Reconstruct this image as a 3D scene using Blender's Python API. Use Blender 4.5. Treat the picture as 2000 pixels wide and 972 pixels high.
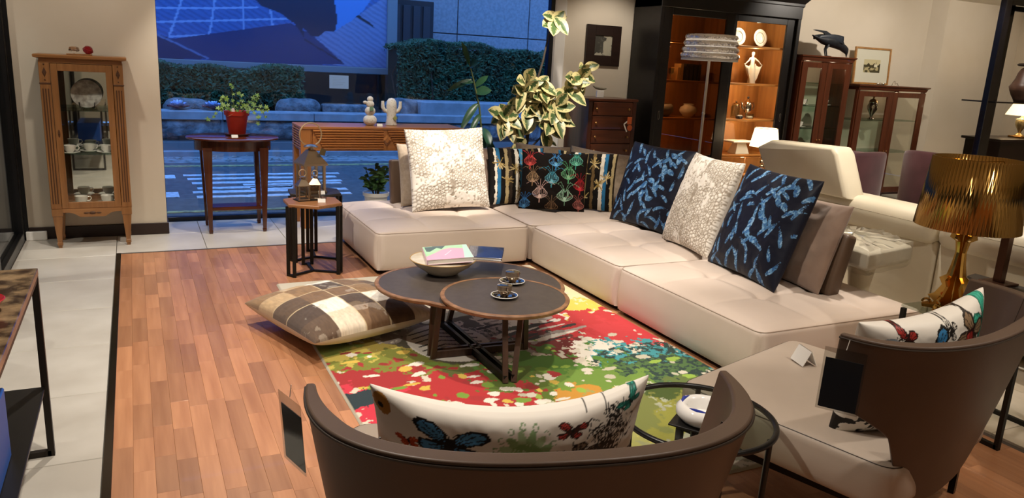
import bpy, bmesh, math, random
import numpy as np
from math import sin, cos, pi, radians, sqrt, atan2, hypot
from mathutils import Vector, Matrix, Euler

for o in list(bpy.data.objects):
    bpy.data.objects.remove(o, do_unlink=True)
scene = bpy.context.scene
COL = scene.collection
rnd = random.Random(7)
nrs = np.random.RandomState(11)

# ------------------------------------------------------------------ camera
cam_d = bpy.data.cameras.new('camera')
cam = bpy.data.objects.new('camera', cam_d)
COL.objects.link(cam)
cam_d.sensor_fit = 'HORIZONTAL'
cam_d.sensor_width = 36.0
cam_d.lens = 36.0 * 1500.0 / 2000.0
cam_d.clip_end = 200
_r = Vector((0.9000, -0.4327, 0.0524))       # camera right axis in the room
_f = Vector((0.4320, 0.8697, -0.2385))       # viewing direction
_f.normalize(); _r = (_r - _f * _r.dot(_f)).normalized()
_u = _r.cross(_f)
cam.matrix_world = Matrix(((_r.x, _u.x, -_f.x, 0), (_r.y, _u.y, -_f.y, 0), (_r.z, _u.z, -_f.z, 1.5), (0, 0, 0, 1)))
scene.camera = cam

# ------------------------------------------------------------------ world, exposure
scene.view_settings.view_transform = 'Standard'
scene.view_settings.look = 'None'
scene.view_settings.gamma = 1.0
scene.view_settings.use_curve_mapping = False
scene.view_settings.exposure = 0.0
wd = bpy.data.worlds.new('dusk'); scene.world = wd
wd.use_nodes = True
bg = wd.node_tree.nodes['Background']
bg.inputs[0].default_value = (0.15, 0.37, 0.95, 1)
bg.inputs[1].default_value = 3.2

# ------------------------------------------------------------------ ceiling spots of the showroom, plus added fill spots
CEIL = 2.56
WARM = (1.0, 0.905, 0.79)
AMBER = (1.0, 0.78, 0.52)
def spot(x, y, tx, ty, tz, watts, deg, blend=0.6, col=WARM, r=0.04, z=CEIL - 0.06):
    d = bpy.data.lights.new('ceiling_or_fill_spot', 'SPOT')
    d.energy = watts * 1.7; d.color = col; d.spot_size = radians(deg); d.spot_blend = blend; d.shadow_soft_size = r
    o = bpy.data.objects.new('ceiling_or_fill_spot', d); COL.objects.link(o)
    o.location = (x, y, z)
    v = Vector((tx - x, ty - y, tz - z))
    o.rotation_euler = v.to_track_quat('-Z', 'Y').to_euler()
    return o
SPOTS = [
    # x, y, target x, y, z, watts, cone
    (2.15, 4.75, 2.20, 5.62, 0.85, 185, 30),
    (2.75, 4.60, 3.05, 5.20, 0.35, 85, 48),
    (2.55, 3.70, 3.25, 4.00, 0.40, 95, 55),
    (2.00, 2.60, 2.70, 3.00, 0.30, 60, 60),
    (1.55, 3.30, 1.50, 3.60, 0.20, 80, 85),
    (0.35, 4.60, 0.35, 4.60, 0.00, 110, 110),
    (0.25, 2.20, 0.30, 2.60, 0.00, 80, 110),
    (0.65, 6.20, 0.68, 6.60, 0.00, 55, 75),
    (3.25, 5.60, 3.42, 6.55, 1.25, 95, 50),
    (1.75, 5.75, 1.80, 6.60, 0.80, 60, 62),  # added fill, brightens the console front and cactus figures
    (1.60, 1.30, 1.70, 1.80, 0.00, 40, 100),
    (3.10, 0.90, 3.00, 1.90, 0.50, 40, 90),
    (4.20, 3.30, 4.35, 3.40, 0.60, 115, 80),
    (4.40, 6.20, 4.45, 6.90, 1.30, 22, 90),
    (7.30, 5.40, 7.40, 7.00, 1.50, 62, 110),
    (9.40, 5.00, 9.60, 7.00, 1.20, 48, 110),
    (6.80, 4.30, 6.90, 5.00, 0.40, 60, 100),
    (-0.3, 5.30, -0.35, 6.60, 1.10, 24, 80),
    (-1.80, 5.20, -1.80, 5.80, 0.00, 40, 120),  # this and the next row: fill added for the walled strip outside
    (-1.80, 2.20, -1.80, 2.20, 0.00, 30, 120),
    (0.60, -0.60, 0.40, -1.60, 0.20, 90, 120),  # this and the rows below: fill added behind the camera for mirror reflections
    (3.20, -0.80, 3.40, -1.80, 0.40, 90, 120),
    (6.40, 0.60, 6.40, 0.40, 0.00, 90, 120),
    (8.60, 2.60, 8.60, 2.80, 0.00, 70, 120),
]
for s in SPOTS:
    spot(*s)

# ------------------------------------------------------------------ materials
def lin(c):
    if isinstance(c, str):
        c = c.lstrip('#'); c = [int(c[i:i + 2], 16) / 255 for i in (0, 2, 4)]
    return tuple((x / 12.92 if x <= 0.04045 else ((x + 0.055) / 1.055) ** 2.4) for x in c)
def L4(c): return (*lin(c), 1.0)
MATS = {}
def mat(name, base='#808080', rough=0.5, metal=0.0, spec=0.5, c2=None, nscale=6.0, stretch=(1, 1, 1), detail=4.0,
        bump=None, coat=0.0, sheen=0.0, emit=None, alpha=None, contrast=(0.35, 0.65), attr=None, rand=0.0, island=False,
        trans=0.0, ior=1.45, bstretch=None):
    if name in MATS: return MATS[name]
    m = bpy.data.materials.new(name); m.use_nodes = True
    nt = m.node_tree; N = nt.nodes; K = nt.links
    b = N['Principled BSDF']
    b.inputs['Roughness'].default_value = rough
    b.inputs['Metallic'].default_value = metal
    b.inputs['Specular IOR Level'].default_value = spec
    b.inputs['Coat Weight'].default_value = coat
    b.inputs['Sheen Weight'].default_value = sheen
    b.inputs['Transmission Weight'].default_value = trans
    b.inputs['IOR'].default_value = ior
    b.inputs['Base Color'].default_value = L4(base)
    tc = N.new('ShaderNodeTexCoord')
    mp = N.new('ShaderNodeMapping'); mp.inputs['Scale'].default_value = stretch
    K.new(tc.outputs['Object'], mp.inputs['Vector'])
    out = None
    if rand:
        src = N.new('ShaderNodeNewGeometry').outputs['Random Per Island'] if island else N.new('ShaderNodeObjectInfo').outputs['Random']
        cb = N.new('ShaderNodeVectorMath'); cb.operation = 'SCALE'
        cb.inputs[0].default_value = (17.0, 31.0, 23.0); K.new(src, cb.inputs['Scale'])
        ad = N.new('ShaderNodeVectorMath'); ad.operation = 'ADD'
        K.new(tc.outputs['Object'], ad.inputs[0]); K.new(cb.outputs[0], ad.inputs[1])
        K.new(ad.outputs[0], mp.inputs['Vector'])
    if c2 is not None:
        n = N.new('ShaderNodeTexNoise'); n.inputs['Scale'].default_value = nscale; n.inputs['Detail'].default_value = detail
        K.new(mp.outputs[0], n.inputs['Vector'])
        r = N.new('ShaderNodeValToRGB')
        r.color_ramp.elements[0].position = contrast[0]; r.color_ramp.elements[1].position = contrast[1]
        r.color_ramp.elements[0].color = L4(base); r.color_ramp.elements[1].color = L4(c2)
        K.new(n.outputs['Fac'], r.inputs['Fac'])
        out = r.outputs['Color']
    if attr:
        a = N.new('ShaderNodeAttribute'); a.attribute_name = attr
        out = a.outputs['Color']
    if rand:
        h = N.new('ShaderNodeHueSaturation')
        mr = N.new('ShaderNodeMapRange'); mr.inputs['To Min'].default_value = 1 - rand; mr.inputs['To Max'].default_value = 1 + rand
        K.new(src, mr.inputs['Value'])
        K.new(mr.outputs[0], h.inputs['Value'])
        if out is not None: K.new(out, h.inputs['Color'])
        else: h.inputs['Color'].default_value = L4(base)
        out = h.outputs['Color']
    if out is not None: K.new(out, b.inputs['Base Color'])
    if bump:
        bn = N.new('ShaderNodeTexNoise'); bn.inputs['Scale'].default_value = bump[0]; bn.inputs['Detail'].default_value = 3
        if bstretch:
            mp2 = N.new('ShaderNodeMapping'); mp2.inputs['Scale'].default_value = bstretch
            K.new(tc.outputs['Object'], mp2.inputs['Vector']); K.new(mp2.outputs[0], bn.inputs['Vector'])
        else: K.new(tc.outputs['Object'], bn.inputs['Vector'])
        bp = N.new('ShaderNodeBump'); bp.inputs['Strength'].default_value = bump[1]; bp.inputs['Distance'].default_value = bump[2] if len(bump) > 2 else 0.002
        K.new(bn.outputs['Fac'], bp.inputs['Height']); K.new(bp.outputs[0], b.inputs['Normal'])
    if emit:
        b.inputs['Emission Color'].default_value = L4(emit[0]); b.inputs['Emission Strength'].default_value = emit[1]
    MATS[name] = m
    return m
def glass(name, tint='#ffffff', refl=1.0, rough=0.0, ior=1.45):
    if name in MATS: return MATS[name]
    m = bpy.data.materials.new(name); m.use_nodes = True
    nt = m.node_tree; N = nt.nodes; K = nt.links
    N.remove(N['Principled BSDF'])
    tr = N.new('ShaderNodeBsdfTransparent'); tr.inputs[0].default_value = L4(tint)
    gl = N.new('ShaderNodeBsdfGlossy'); gl.inputs['Roughness'].default_value = rough
    # Schlick reflectance, the same from both faces of a thin sheet
    lw = N.new('ShaderNodeLayerWeight'); lw.inputs[0].default_value = 0.5
    pw_ = N.new('ShaderNodeMath'); pw_.operation = 'POWER'; pw_.inputs[1].default_value = 5.0; K.new(lw.outputs['Facing'], pw_.inputs[0])
    mu = N.new('ShaderNodeMath'); mu.operation = 'MULTIPLY_ADD'; mu.use_clamp = True
    mu.inputs[1].default_value = min(1.0, 0.6 * refl); mu.inputs[2].default_value = 0.035 * refl
    K.new(pw_.outputs[0], mu.inputs[0])
    mx = N.new('ShaderNodeMixShader')
    K.new(mu.outputs[0], mx.inputs[0]); K.new(tr.outputs[0], mx.inputs[1]); K.new(gl.outputs[0], mx.inputs[2])
    K.new(mx.outputs[0], N['Material Output'].inputs[0])
    MATS[name] = m
    return m
def wood(name, c1, c2, axis='z', scale=5.0, rough=0.4, coat=0.15, rand=0.0, island=False):
    st = {'x': (0.6, 9, 9), 'y': (9, 0.6, 9), 'z': (9, 9, 0.6)}[axis]
    return mat(name, c1, rough, c2=c2, nscale=scale, stretch=st, detail=6, coat=coat, bump=(60, 0.05), rand=rand, island=island, contrast=(0.3, 0.7))

# ------------------------------------------------------------------ geometry
class G:
    def __init__(s): s.v = []; s.f = []
    def add(s, v, f, M=None):
        b = len(s.v)
        if M is not None: v = [tuple(M @ Vector(p)) for p in v]
        s.v += [tuple(p) for p in v]; s.f += [tuple(b + i for i in q) for q in f]
        return s
    def box(s, x0, x1, y0, y1, z0, z1, M=None):
        v = [(x0, y0, z0), (x1, y0, z0), (x1, y1, z0), (x0, y1, z0), (x0, y0, z1), (x1, y0, z1), (x1, y1, z1), (x0, y1, z1)]
        return s.add(v, [(0, 3, 2, 1), (4, 5, 6, 7), (0, 1, 5, 4), (1, 2, 6, 5), (2, 3, 7, 6), (3, 0, 4, 7)], M)
    def cbox(s, x0, x1, y0, y1, z0, z1, c=0.005, M=None):
        """box with chamfered edges"""
        bm = bmesh.new()
        X = [bm.verts.new(p) for p in [(x0, y0, z0), (x1, y0, z0), (x1, y1, z0), (x0, y1, z0), (x0, y0, z1), (x1, y0, z1), (x1, y1, z1), (x0, y1, z1)]]
        for q in [(0, 3, 2, 1), (4, 5, 6, 7), (0, 1, 5, 4), (1, 2, 6, 5), (2, 3, 7, 6), (3, 0, 4, 7)]: bm.faces.new([X[i] for i in q])
        seg = 1 if c < 0.012 else 3
        bmesh.ops.bevel(bm, geom=bm.edges[:], offset=c, segments=seg, profile=0.5, affect='EDGES')
        bm.verts.index_update()
        v = [tuple(p.co) for p in bm.verts]; f = [tuple(p.index for p in q.verts) for q in bm.faces]
        bm.free()
        return s.add(v, f, M)
    def prism(s, poly, a0, a1, axis='z', M=None):
        n = len(poly)
        def P(p, a):
            return (p[0], p[1], a) if axis == 'z' else ((p[0], a, p[1]) if axis == 'y' else (a, p[0], p[1]))
        v = [P(p, a0) for p in poly] + [P(p, a1) for p in poly]
        f = [(i, (i + 1) % n, n + (i + 1) % n, n + i) for i in range(n)] + [tuple(range(n - 1, -1, -1)), tuple(range(n, 2 * n))]
        if axis == 'y': f = [tuple(reversed(q)) for q in f]
        return s.add(v, f, M)
    def loft(s, rings, closed=True, caps=True, M=None):
        n = len(rings[0]); v = [p for r in rings for p in r]; f = []
        for i in range(len(rings) - 1):
            for j in range(n if closed else n - 1):
                k = (j + 1) % n
                f.append((i * n + j, i * n + k, (i + 1) * n + k, (i + 1) * n + j))
        if caps and closed:
            f.append(tuple(range(n - 1, -1, -1))); f.append(tuple((len(rings) - 1) * n + j for j in range(n)))
        return s.add(v, f, M)
    def lathe(s, prof, n=24, c=(0, 0, 0), M=None, caps=True, sx=1, sy=1):
        R = [[(c[0] + r * cos(2 * pi * j / n) * sx, c[1] + r * sin(2 * pi * j / n) * sy, c[2] + z) for j in range(n)] for r, z in prof]
        return s.loft(R, True, caps, M)
    def cyl(s, p0, p1, r0, r1=None, n=12, M=None):
        return s.tube([p0, p1], [r0, r0 if r1 is None else r1], n, M)
    def tube(s, pts, r, n=8, M=None, closed=False):
        P = [Vector(p) for p in pts]; k = len(P)
        rr = r if isinstance(r, (list, tuple)) else [r] * k
        rings = []; up = None
        for i in range(k):
            if closed: t = P[(i + 1) % k] - P[i - 1]
            else: t = P[min(i + 1, k - 1)] - P[max(i - 1, 0)]
            t.normalize()
            if up is None:
                up = Vector((0, 0, 1)) if abs(t.z) < 0.9 else Vector((1, 0, 0))
            a = t.cross(up)
            if a.length < 1e-6: a = t.orthogonal()
            a.normalize(); b = t.cross(a).normalized(); up = -b if False else (a.cross(t)).normalized()
            rings.append([tuple(P[i] + a * (rr[i] * cos(2 * pi * j / n)) + up * (rr[i] * sin(2 * pi * j / n))) for j in range(n)])
        if closed: rings.append(rings[0])
        return s.loft(rings, True, not closed, M)
    def bar(s, p0, p1, w, t, M=None):
        """rectangular bar between two points"""
        a = Vector(p0); b = Vector(p1); d = (b - a)
        if d.length < 1e-9: return s
        d.normalize()
        up = Vector((0, 0, 1)) if abs(d.z) < 0.95 else Vector((0, 1, 0))
        x = d.cross(up).normalized(); y = x.cross(d).normalized()
        R = [[tuple(q + x * sx * w / 2 + y * sy * t / 2) for sx, sy in ((-1, -1), (1, -1), (1, 1), (-1, 1))] for q in (a, b)]
        return s.loft(R, True, True, M)
    def ball(s, c, r, n=14, m=9, M=None):
        rx, ry, rz = r if isinstance(r, (tuple, list)) else (r, r, r)
        R = []
        for i in range(m + 1):
            a = -pi / 2 + pi * i / m
            q = max(cos(a), 0.02)
            R.append([(c[0] + rx * q * cos(2 * pi * j / n), c[1] + ry * q * sin(2 * pi * j / n), c[2] + rz * sin(a)) for j in range(n)])
        return s.loft(R, True, True, M)
    def grid(s, P, M=None, flip=False):
        """P: array (ny, nx, 3)"""
        ny, nx = P.shape[:2]
        v = [tuple(p) for p in P.reshape(-1, 3)]
        f = [((j * nx + i), (j * nx + i + 1), ((j + 1) * nx + i + 1), ((j + 1) * nx + i)) for j in range(ny - 1) for i in range(nx - 1)]
        if flip: f = [tuple(reversed(q)) for q in f]
        return s.add(v, f, M)

def mesh_obj(name, v, f, m=None, parent=None, smooth=True, ang=40, loc=None, rot=None, fixn=False):
    me = bpy.data.meshes.new(name)
    me.from_pydata(v, [], f)
    if fixn:
        bm = bmesh.new(); bm.from_mesh(me); bmesh.ops.recalc_face_normals(bm, faces=bm.faces[:]); bm.to_mesh(me); bm.free()
    me.update()
    if smooth:
        me.polygons.foreach_set('use_smooth', [True] * len(me.polygons))
        me.set_sharp_from_angle(angle=radians(ang))
    o = bpy.data.objects.new(name, me); COL.objects.link(o)
    if m is not None: me.materials.append(m)
    if parent is not None: o.parent = parent
    if loc is not None: o.location = loc
    if rot is not None: o.rotation_euler = rot
    return o
def ob(name, g, m=None, parent=None, smooth=True, ang=40, loc=None, rot=None, fixn=True):
    return mesh_obj(name, g.v, g.f, m, parent, smooth, ang, loc, rot, fixn)
def tag(o, label=None, cat=None, group=None, kind=None):
    if label: o['label'] = label
    if cat: o['category'] = cat
    if group: o['group'] = group
    if kind: o['kind'] = kind
    return o
def thing(name, label, cat, loc=(0, 0, 0), rz=0.0, group=None):
    o = bpy.data.objects.new(name, None); COL.objects.link(o)
    o.empty_display_size = 0.05
    o.location = loc; o.rotation_euler = (0, 0, rz)
    return tag(o, label, cat, group)
def struct(name, g, m, parent=None, smooth=False):
    o = ob(name, g, m, parent, smooth)
    if parent is None: o['kind'] = 'structure'
    return o
def dup(root, loc, rz=None, label=None, scale=None):
    r = root.copy(); COL.objects.link(r); r.location = loc
    if rz is not None: r.rotation_euler = (0, 0, rz)
    if label: r['label'] = label
    if scale: r.scale = (scale,) * 3
    for ch in list(root.children):
        c = ch.copy(); COL.objects.link(c); c.parent = r
        for g in list(ch.children):
            d = g.copy(); COL.objects.link(d); d.parent = c
    return r

# ------------------------------------------------------------------ flat prints as colour attributes
def vnoise(x, y, seed=0):
    xi = np.floor(x).astype(int); yi = np.floor(y).astype(int)
    fx = x - xi; fy = y - yi
    fx = fx * fx * (3 - 2 * fx); fy = fy * fy * (3 - 2 * fy)
    def hsh(a, b):
        n = (a * 374761393 + b * 668265263 + seed * 982451653) & 0x7fffffff
        n = ((n ^ (n >> 13)) * 1274126177) & 0x7fffffff
        return (n ^ (n >> 16)) % 10007 / 10007.0
    return (hsh(xi, yi) * (1 - fx) + hsh(xi + 1, yi) * fx) * (1 - fy) + (hsh(xi, yi + 1) * (1 - fx) + hsh(xi + 1, yi + 1) * fx) * fy
def fbm(x, y, seed=0, o=4):
    t = 0; a = 0.5; s = 0
    for i in range(o):
        t = t + a * vnoise(x, y, seed + i); s += a; a *= 0.5; x = x * 2.03 + 5.1; y = y * 2.03 + 1.7
    return t / s
class Canvas:
    """a little painter in real units (metres); samples are laid on mesh points"""
    def __init__(s, w, h, bg, res):
        s.w, s.h = w, h
        s.nx = int(w / res) + 1; s.ny = int(h / res) + 1
        s.X, s.Y = np.meshgrid(np.linspace(0, w, s.nx), np.linspace(0, h, s.ny))
        s.C = np.zeros((s.ny, s.nx, 3)); s.C[:] = lin(bg)
        s.res = res
    def mask(s, m, c, a=1.0):
        m = np.clip(m.astype(float) * a, 0, 1)[..., None]
        s.C = s.C * (1 - m) + np.array(lin(c)) * m
    def _win(s, x0, x1, y0, y1):
        i0 = max(0, int(x0 / s.w * (s.nx - 1)) - 1); i1 = min(s.nx, int(x1 / s.w * (s.nx - 1)) + 3)
        j0 = max(0, int(y0 / s.h * (s.ny - 1)) - 1); j1 = min(s.ny, int(y1 / s.h * (s.ny - 1)) + 3)
        return slice(j0, j1), slice(i0, i1)
    def _put(s, W, m, c):
        if m.size == 0: return
        s.C[W][m] = lin(c)
    def ell(s, cx, cy, rx, ry, c, a=0.0):
        R = max(rx, ry); W = s._win(cx - R, cx + R, cy - R, cy + R)
        x = s.X[W] - cx; y = s.Y[W] - cy
        u = x * cos(a) + y * sin(a); v = -x * sin(a) + y * cos(a)
        s._put(W, (u / rx) ** 2 + (v / ry) ** 2 < 1, c)
    def poly(s, P, c):
        xs = [p[0] for p in P]; ys = [p[1] for p in P]
        W = s._win(min(xs), max(xs), min(ys), max(ys))
        x = s.X[W]; y = s.Y[W]; ins = np.zeros(x.shape, bool)
        for (x1, y1), (x2, y2) in zip(P, P[1:] + P[:1]):
            if y1 == y2: continue
            c1 = ((y1 > y) != (y2 > y)) & (x < (x2 - x1) * (y - y1) / (y2 - y1) + x1)
            ins ^= c1
        s._put(W, ins, c)
    def line(s, P, wd, c):
        for (x1, y1), (x2, y2) in zip(P[:-1], P[1:]):
            W = s._win(min(x1, x2) - wd, max(x1, x2) + wd, min(y1, y2) - wd, max(y1, y2) + wd)
            x = s.X[W]; y = s.Y[W]
            if x.size == 0: continue
            dx, dy = x2 - x1, y2 - y1; q = dx * dx + dy * dy + 1e-12
            t = np.clip(((x - x1) * dx + (y - y1) * dy) / q, 0, 1)
            s._put(W, np.hypot(x - x1 - t * dx, y - y1 - t * dy) < wd / 2, c)
    def sample(s, u, v):
        i = np.clip(np.rint(u * (s.nx - 1)).astype(int), 0, s.nx - 1); j = np.clip(np.rint(v * (s.ny - 1)).astype(int), 0, s.ny - 1)
        return s.C[j, i]
def set_col(o, rgb):
    me = o.data
    a = me.attributes.new('Col', 'FLOAT_COLOR', 'POINT')
    buf = np.ones((len(me.vertices), 4), np.float32); buf[:, :3] = rgb
    a.data.foreach_set('color', buf.ravel())
def fast_obj(name, V, F, m, parent=None, loc=None, rot=None, smooth=True):
    """V (n,3), F (m,4) numpy"""
    me = bpy.data.meshes.new(name)
    me.vertices.add(len(V)); me.vertices.foreach_set('co', np.ascontiguousarray(V, np.float32).ravel())
    me.loops.add(F.size); me.loops.foreach_set('vertex_index', np.ascontiguousarray(F, np.int32).ravel())
    me.polygons.add(len(F)); me.polygons.foreach_set('loop_start', np.arange(0, F.size, F.shape[1], dtype=np.int32))
    me.polygons.foreach_set('use_smooth', np.full(len(F), smooth))
    me.update(calc_edges=True); me.validate()
    me.materials.append(m)
    o = bpy.data.objects.new(name, me); COL.objects.link(o)
    if parent is not None: o.parent = parent
    if loc is not None: o.location = loc
    if rot is not None: o.rotation_euler = rot
    return o
def gridfaces(ny, nx, off=0, flip=False):
    j, i = np.mgrid[0:ny - 1, 0:nx - 1]
    a = (j * nx + i + off).ravel()
    F = np.stack([a, a + 1, a + nx + 1, a + nx], 1)
    return F[:, ::-1] if flip else F
PRINT = mat('printed_cloth', rough=0.85, spec=0.2, attr='Col', bump=(900, 0.08, 0.001))
PRINTGLOSS = mat('printed_card', rough=0.3, spec=0.4, attr='Col')
def pillow(name, w, h, t, front=None, back=None, color='#ffffff', m=PRINT, parent=None, n=60, relief=None, bend=0.0, pinch=0.05,
           loc=None, rot=None, wrinkle=0.004, seed=0):
    """cushion standing on its lower edge: x across, z up, front towards -y"""
    nx = n; ny = max(8, int(n * h / w))
    sp = lambda k: np.sin(np.linspace(-pi / 2, pi / 2, k)) * 0.5 + np.linspace(-1, 1, k) * 0.5
    u, v = np.meshgrid(sp(nx), sp(ny))
    th = (np.clip(1 - np.abs(u) ** 2.4, 0, 1) * np.clip(1 - np.abs(v) ** 2.4, 0, 1)) ** 0.42
    edge = 1 - th
    x = w / 2 * u * (1 - pinch * (1 - v ** 2) * np.abs(u))
    z = h / 2 * v * (1 - pinch * (1 - u ** 2) * np.abs(v)) + h / 2
    wr = (fbm(u * 3 + 7, v * 3 + 3, seed, 3) - 0.5) * 2 * wrinkle * 2.5
    rad = (fbm(np.arctan2(v, u) * 5 + 9, np.hypot(u, v) * 1.2, seed + 5, 3) - 0.5) * wrinkle * 6 * np.clip(np.hypot(u, v) - 0.45, 0, 1)
    yf = -(t / 2 * th + wr * th + rad * th)
    yb = (t / 2 * th + wr * 0.5 * th)
    if relief is not None: yf = yf - relief((u + 1) / 2, (v + 1) / 2) * th ** 0.5
    bb = bend * (x / (w / 2)) ** 2
    Vf = np.stack([x, yf - bb, z], -1).reshape(-1, 3); Vb = np.stack([x, yb - bb, z], -1).reshape(-1, 3)
    F = np.concatenate([gridfaces(ny, nx), gridfaces(ny, nx, nx * ny, True)])
    o = fast_obj(name, np.concatenate([Vf, Vb]), F, m, parent, loc, rot)
    cf = front.sample((u + 1) / 2, (v + 1) / 2).reshape(-1, 3) if front is not None else np.tile(lin(color), (nx * ny, 1))
    cb_ = back.sample((u + 1) / 2, (v + 1) / 2).reshape(-1, 3) if back is not None else np.tile(lin(color), (nx * ny, 1))
    set_col(o, np.concatenate([cf, cb_]))
    return o
def card(name, canvas, w, h, t=0.002, m=None, parent=None, loc=None, rot=None, n=None):
    """flat printed board: x 0..w, z 0..h, printed side towards -y"""
    nx = min(canvas.nx, n or 400); ny = min(canvas.ny, n or 400)
    u, v = np.meshgrid(np.linspace(0, 1, nx), np.linspace(0, 1, ny))
    Vf = np.stack([u * w, 0 * u, v * h], -1).reshape(-1, 3)
    Vb = Vf[[0, nx - 1, nx * ny - 1, nx * (ny - 1)]] + [0, t, 0]
    k = nx * ny
    F = gridfaces(ny, nx)
    F2 = np.array([[k, k + 3, k + 2, k + 1], [0, k, k + 1, nx - 1], [nx - 1, k + 1, k + 2, k - 1], [k - 1, k + 2, k + 3, nx * (ny - 1)], [nx * (ny - 1), k + 3, k, 0]])
    o = fast_obj(name, np.concatenate([Vf, Vb]), np.concatenate([F, F2]), m or PRINTGLOSS, parent, loc, rot, smooth=False)
    set_col(o, np.concatenate([canvas.sample(u, v).reshape(-1, 3), np.tile(lin('#e8e6e0'), (4, 1))]))
    return o
def slab(name, w, d, z0, z1, r, m, parent=None, nx=40, ny=40, top=None, loc=None, bulge=0.0, rr=None):
    """upholstered block: rounded edges, crowned top z1 + top(u,v); u,v in metres"""
    def sp(L, k):
        q = np.concatenate([r * (1 - np.cos(np.linspace(0, pi / 2, 6))), np.linspace(r, L - r, k)[1:-1], L - r * (1 - np.cos(np.linspace(pi / 2, 0, 6)))])
        return q
    X, Y = np.meshgrid(sp(w, nx), sp(d, ny))
    ex = np.minimum(X, w - X); ey = np.minimum(Y, d - Y)
    drop = lambda e: r - np.sqrt(np.clip(r * r - np.clip(r - e, 0, r) ** 2, 0, None))
    Z = z1 - np.maximum(drop(ex), drop(ey)) - 0.35 * np.minimum(drop(ex), drop(ey))
    if top is not None: Z = Z + top(X, Y) * np.clip(np.minimum(ex, ey) / (2.5 * r), 0, 1) ** 0.8
    # round the plan corners
    q = rr or r
    cx = np.clip(X, q, w - q); cy = np.clip(Y, q, d - q)
    dx = X - cx; dy = Y - cy; L = np.maximum(np.hypot(dx, dy), 1e-9); M_ = np.maximum(np.abs(dx), np.abs(dy))
    corner = (np.abs(dx) > 0) & (np.abs(dy) > 0)
    k = np.where(corner, M_ / L, 1.0)
    X2 = cx + dx * k; Y2 = cy + dy * k
    g = G(); ny_, nx_ = X.shape
    V = np.stack([X2, Y2, Z], -1)
    g.grid(V)
    ring = [(0, i) for i in range(nx_)] + [(j, nx_ - 1) for j in range(1, ny_)] + [(ny_ - 1, i) for i in range(nx_ - 2, -1, -1)] + [(j, 0) for j in range(ny_ - 2, 0, -1)]
    P = [V[j, i] for j, i in ring]
    rings = [[tuple(p) for p in P]]
    hh = (z1 - r) - z0
    for s in (0.15, 0.35, 0.55, 0.75, 0.92, 1.0):
        b = bulge * sin(pi * s) - (0.25 * r if s == 1.0 else 0)
        R = []
        for p in P:
            ox = (p[0] - w / 2) / (w / 2); oy = (p[1] - d / 2) / (d / 2)
            nxv = math.copysign(1, ox) if abs(ox) > 0.985 else 0; nyv = math.copysign(1, oy) if abs(oy) > 0.985 else 0
            R.append((p[0] + nxv * b, p[1] + nyv * b, p[2] + (z0 - p[2]) * s))
        rings.append(R)
    g.loft(list(reversed(rings)), True, False)
    bm_v = g.v; bm_f = g.f
    o = mesh_obj(name, bm_v, bm_f, m, parent, True, 180, loc, None, False)
    bm = bmesh.new(); bm.from_mesh(o.data); bmesh.ops.remove_doubles(bm, verts=bm.verts[:], dist=1e-5)
    bmesh.ops.recalc_face_normals(bm, faces=bm.faces[:]); bm.to_mesh(o.data); bm.free()
    for p in o.data.polygons: p.use_smooth = True
    return o

# ================================================================== THE SETTING
M_WALL = mat('painted_wall', '#cfc4b2', 0.85, c2='#c9bda9', nscale=1.5, bump=(120, 0.06))
M_CEIL = mat('ceiling_paint', '#d6cfc0', 0.9)
M_BASE = mat('dark_baseboard', '#2b1b14', 0.45)
M_BLACK = mat('black_metal', '#0d0d0f', 0.35, spec=0.5)
M_BLACKM = mat('black_matt_metal', '#16140f', 0.5, metal=0.3)
M_SUB = mat('subfloor', '#4a4038', 0.9)
M_TILE = mat('floor_tile', '#c9c4ba', 0.28, c2='#b9b3a8', nscale=3.2, detail=6, rand=0.03, stretch=(1, 1, 1))
M_MARBT = mat('marble_tile', '#d8cfbf', 0.15, c2='#b9ab96', nscale=2.2, detail=8, rand=0.04)
M_PLANK = wood('floor_block', '#b5805a', '#9c6845', 'y', 3.0, 0.4, 0.12, rand=0.22)
M_PLANK2 = wood('floor_block_rest', '#b5805a', '#9c6845', 'y', 3.0, 0.4, 0.12, rand=0.22, island=True)

fl = struct('floor', G().box(-3.0, 11.2, -3.0, 7.18, -0.12, -0.012), M_SUB)
# wooden floor blocks: strips 0.072 wide, running in depth
WX0, WX1, WY1 = -0.150, 3.34, 6.015
strip = 0.072
big = []; rest = G()
r2 = random.Random(3)
gcols = int((WX1 - WX0) / strip)
for i in range(gcols):
    x0 = WX0 + i * strip; x1 = x0 + strip
    y = -1.0 - r2.random() * 0.4
    while y < WY1 - 0.02:
        Ln = r2.choice((0.26, 0.32, 0.38, 0.46))
        y1 = min(y + Ln, WY1)
        if y1 > WY1 - 0.06: y1 = WY1
        ym = (y + y1) / 2; xm = (x0 + x1) / 2
        seen = (xm < 0.84 and ym > 2.05 + 0.9 * max(0, xm)) or (xm < 1.44 and ym > 4.85) or (xm < 0.55 and ym > 1.7) or (1.8 < xm < 3.34 and 1.15 < ym < 2.05 and xm > 1.35 + 0.5 * ym)
        if seen: big.append((x0, x1, y, y1))
        else: rest.box(x0 + .0002, x1 - .0002, y + .0002, y1 - .0002, -0.012, 0.0)
        y = y1
if len(big) > 300:
    big.sort(key=lambda b: hypot(b[0] - 0, b[2] - 0))
    for b in big[300:]: rest.box(b[0] + .0006, b[1] - .0006, b[2] + .0006, b[3] - .0006, -0.012, 0.0)
    big = big[:300]
PM = {}
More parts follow.
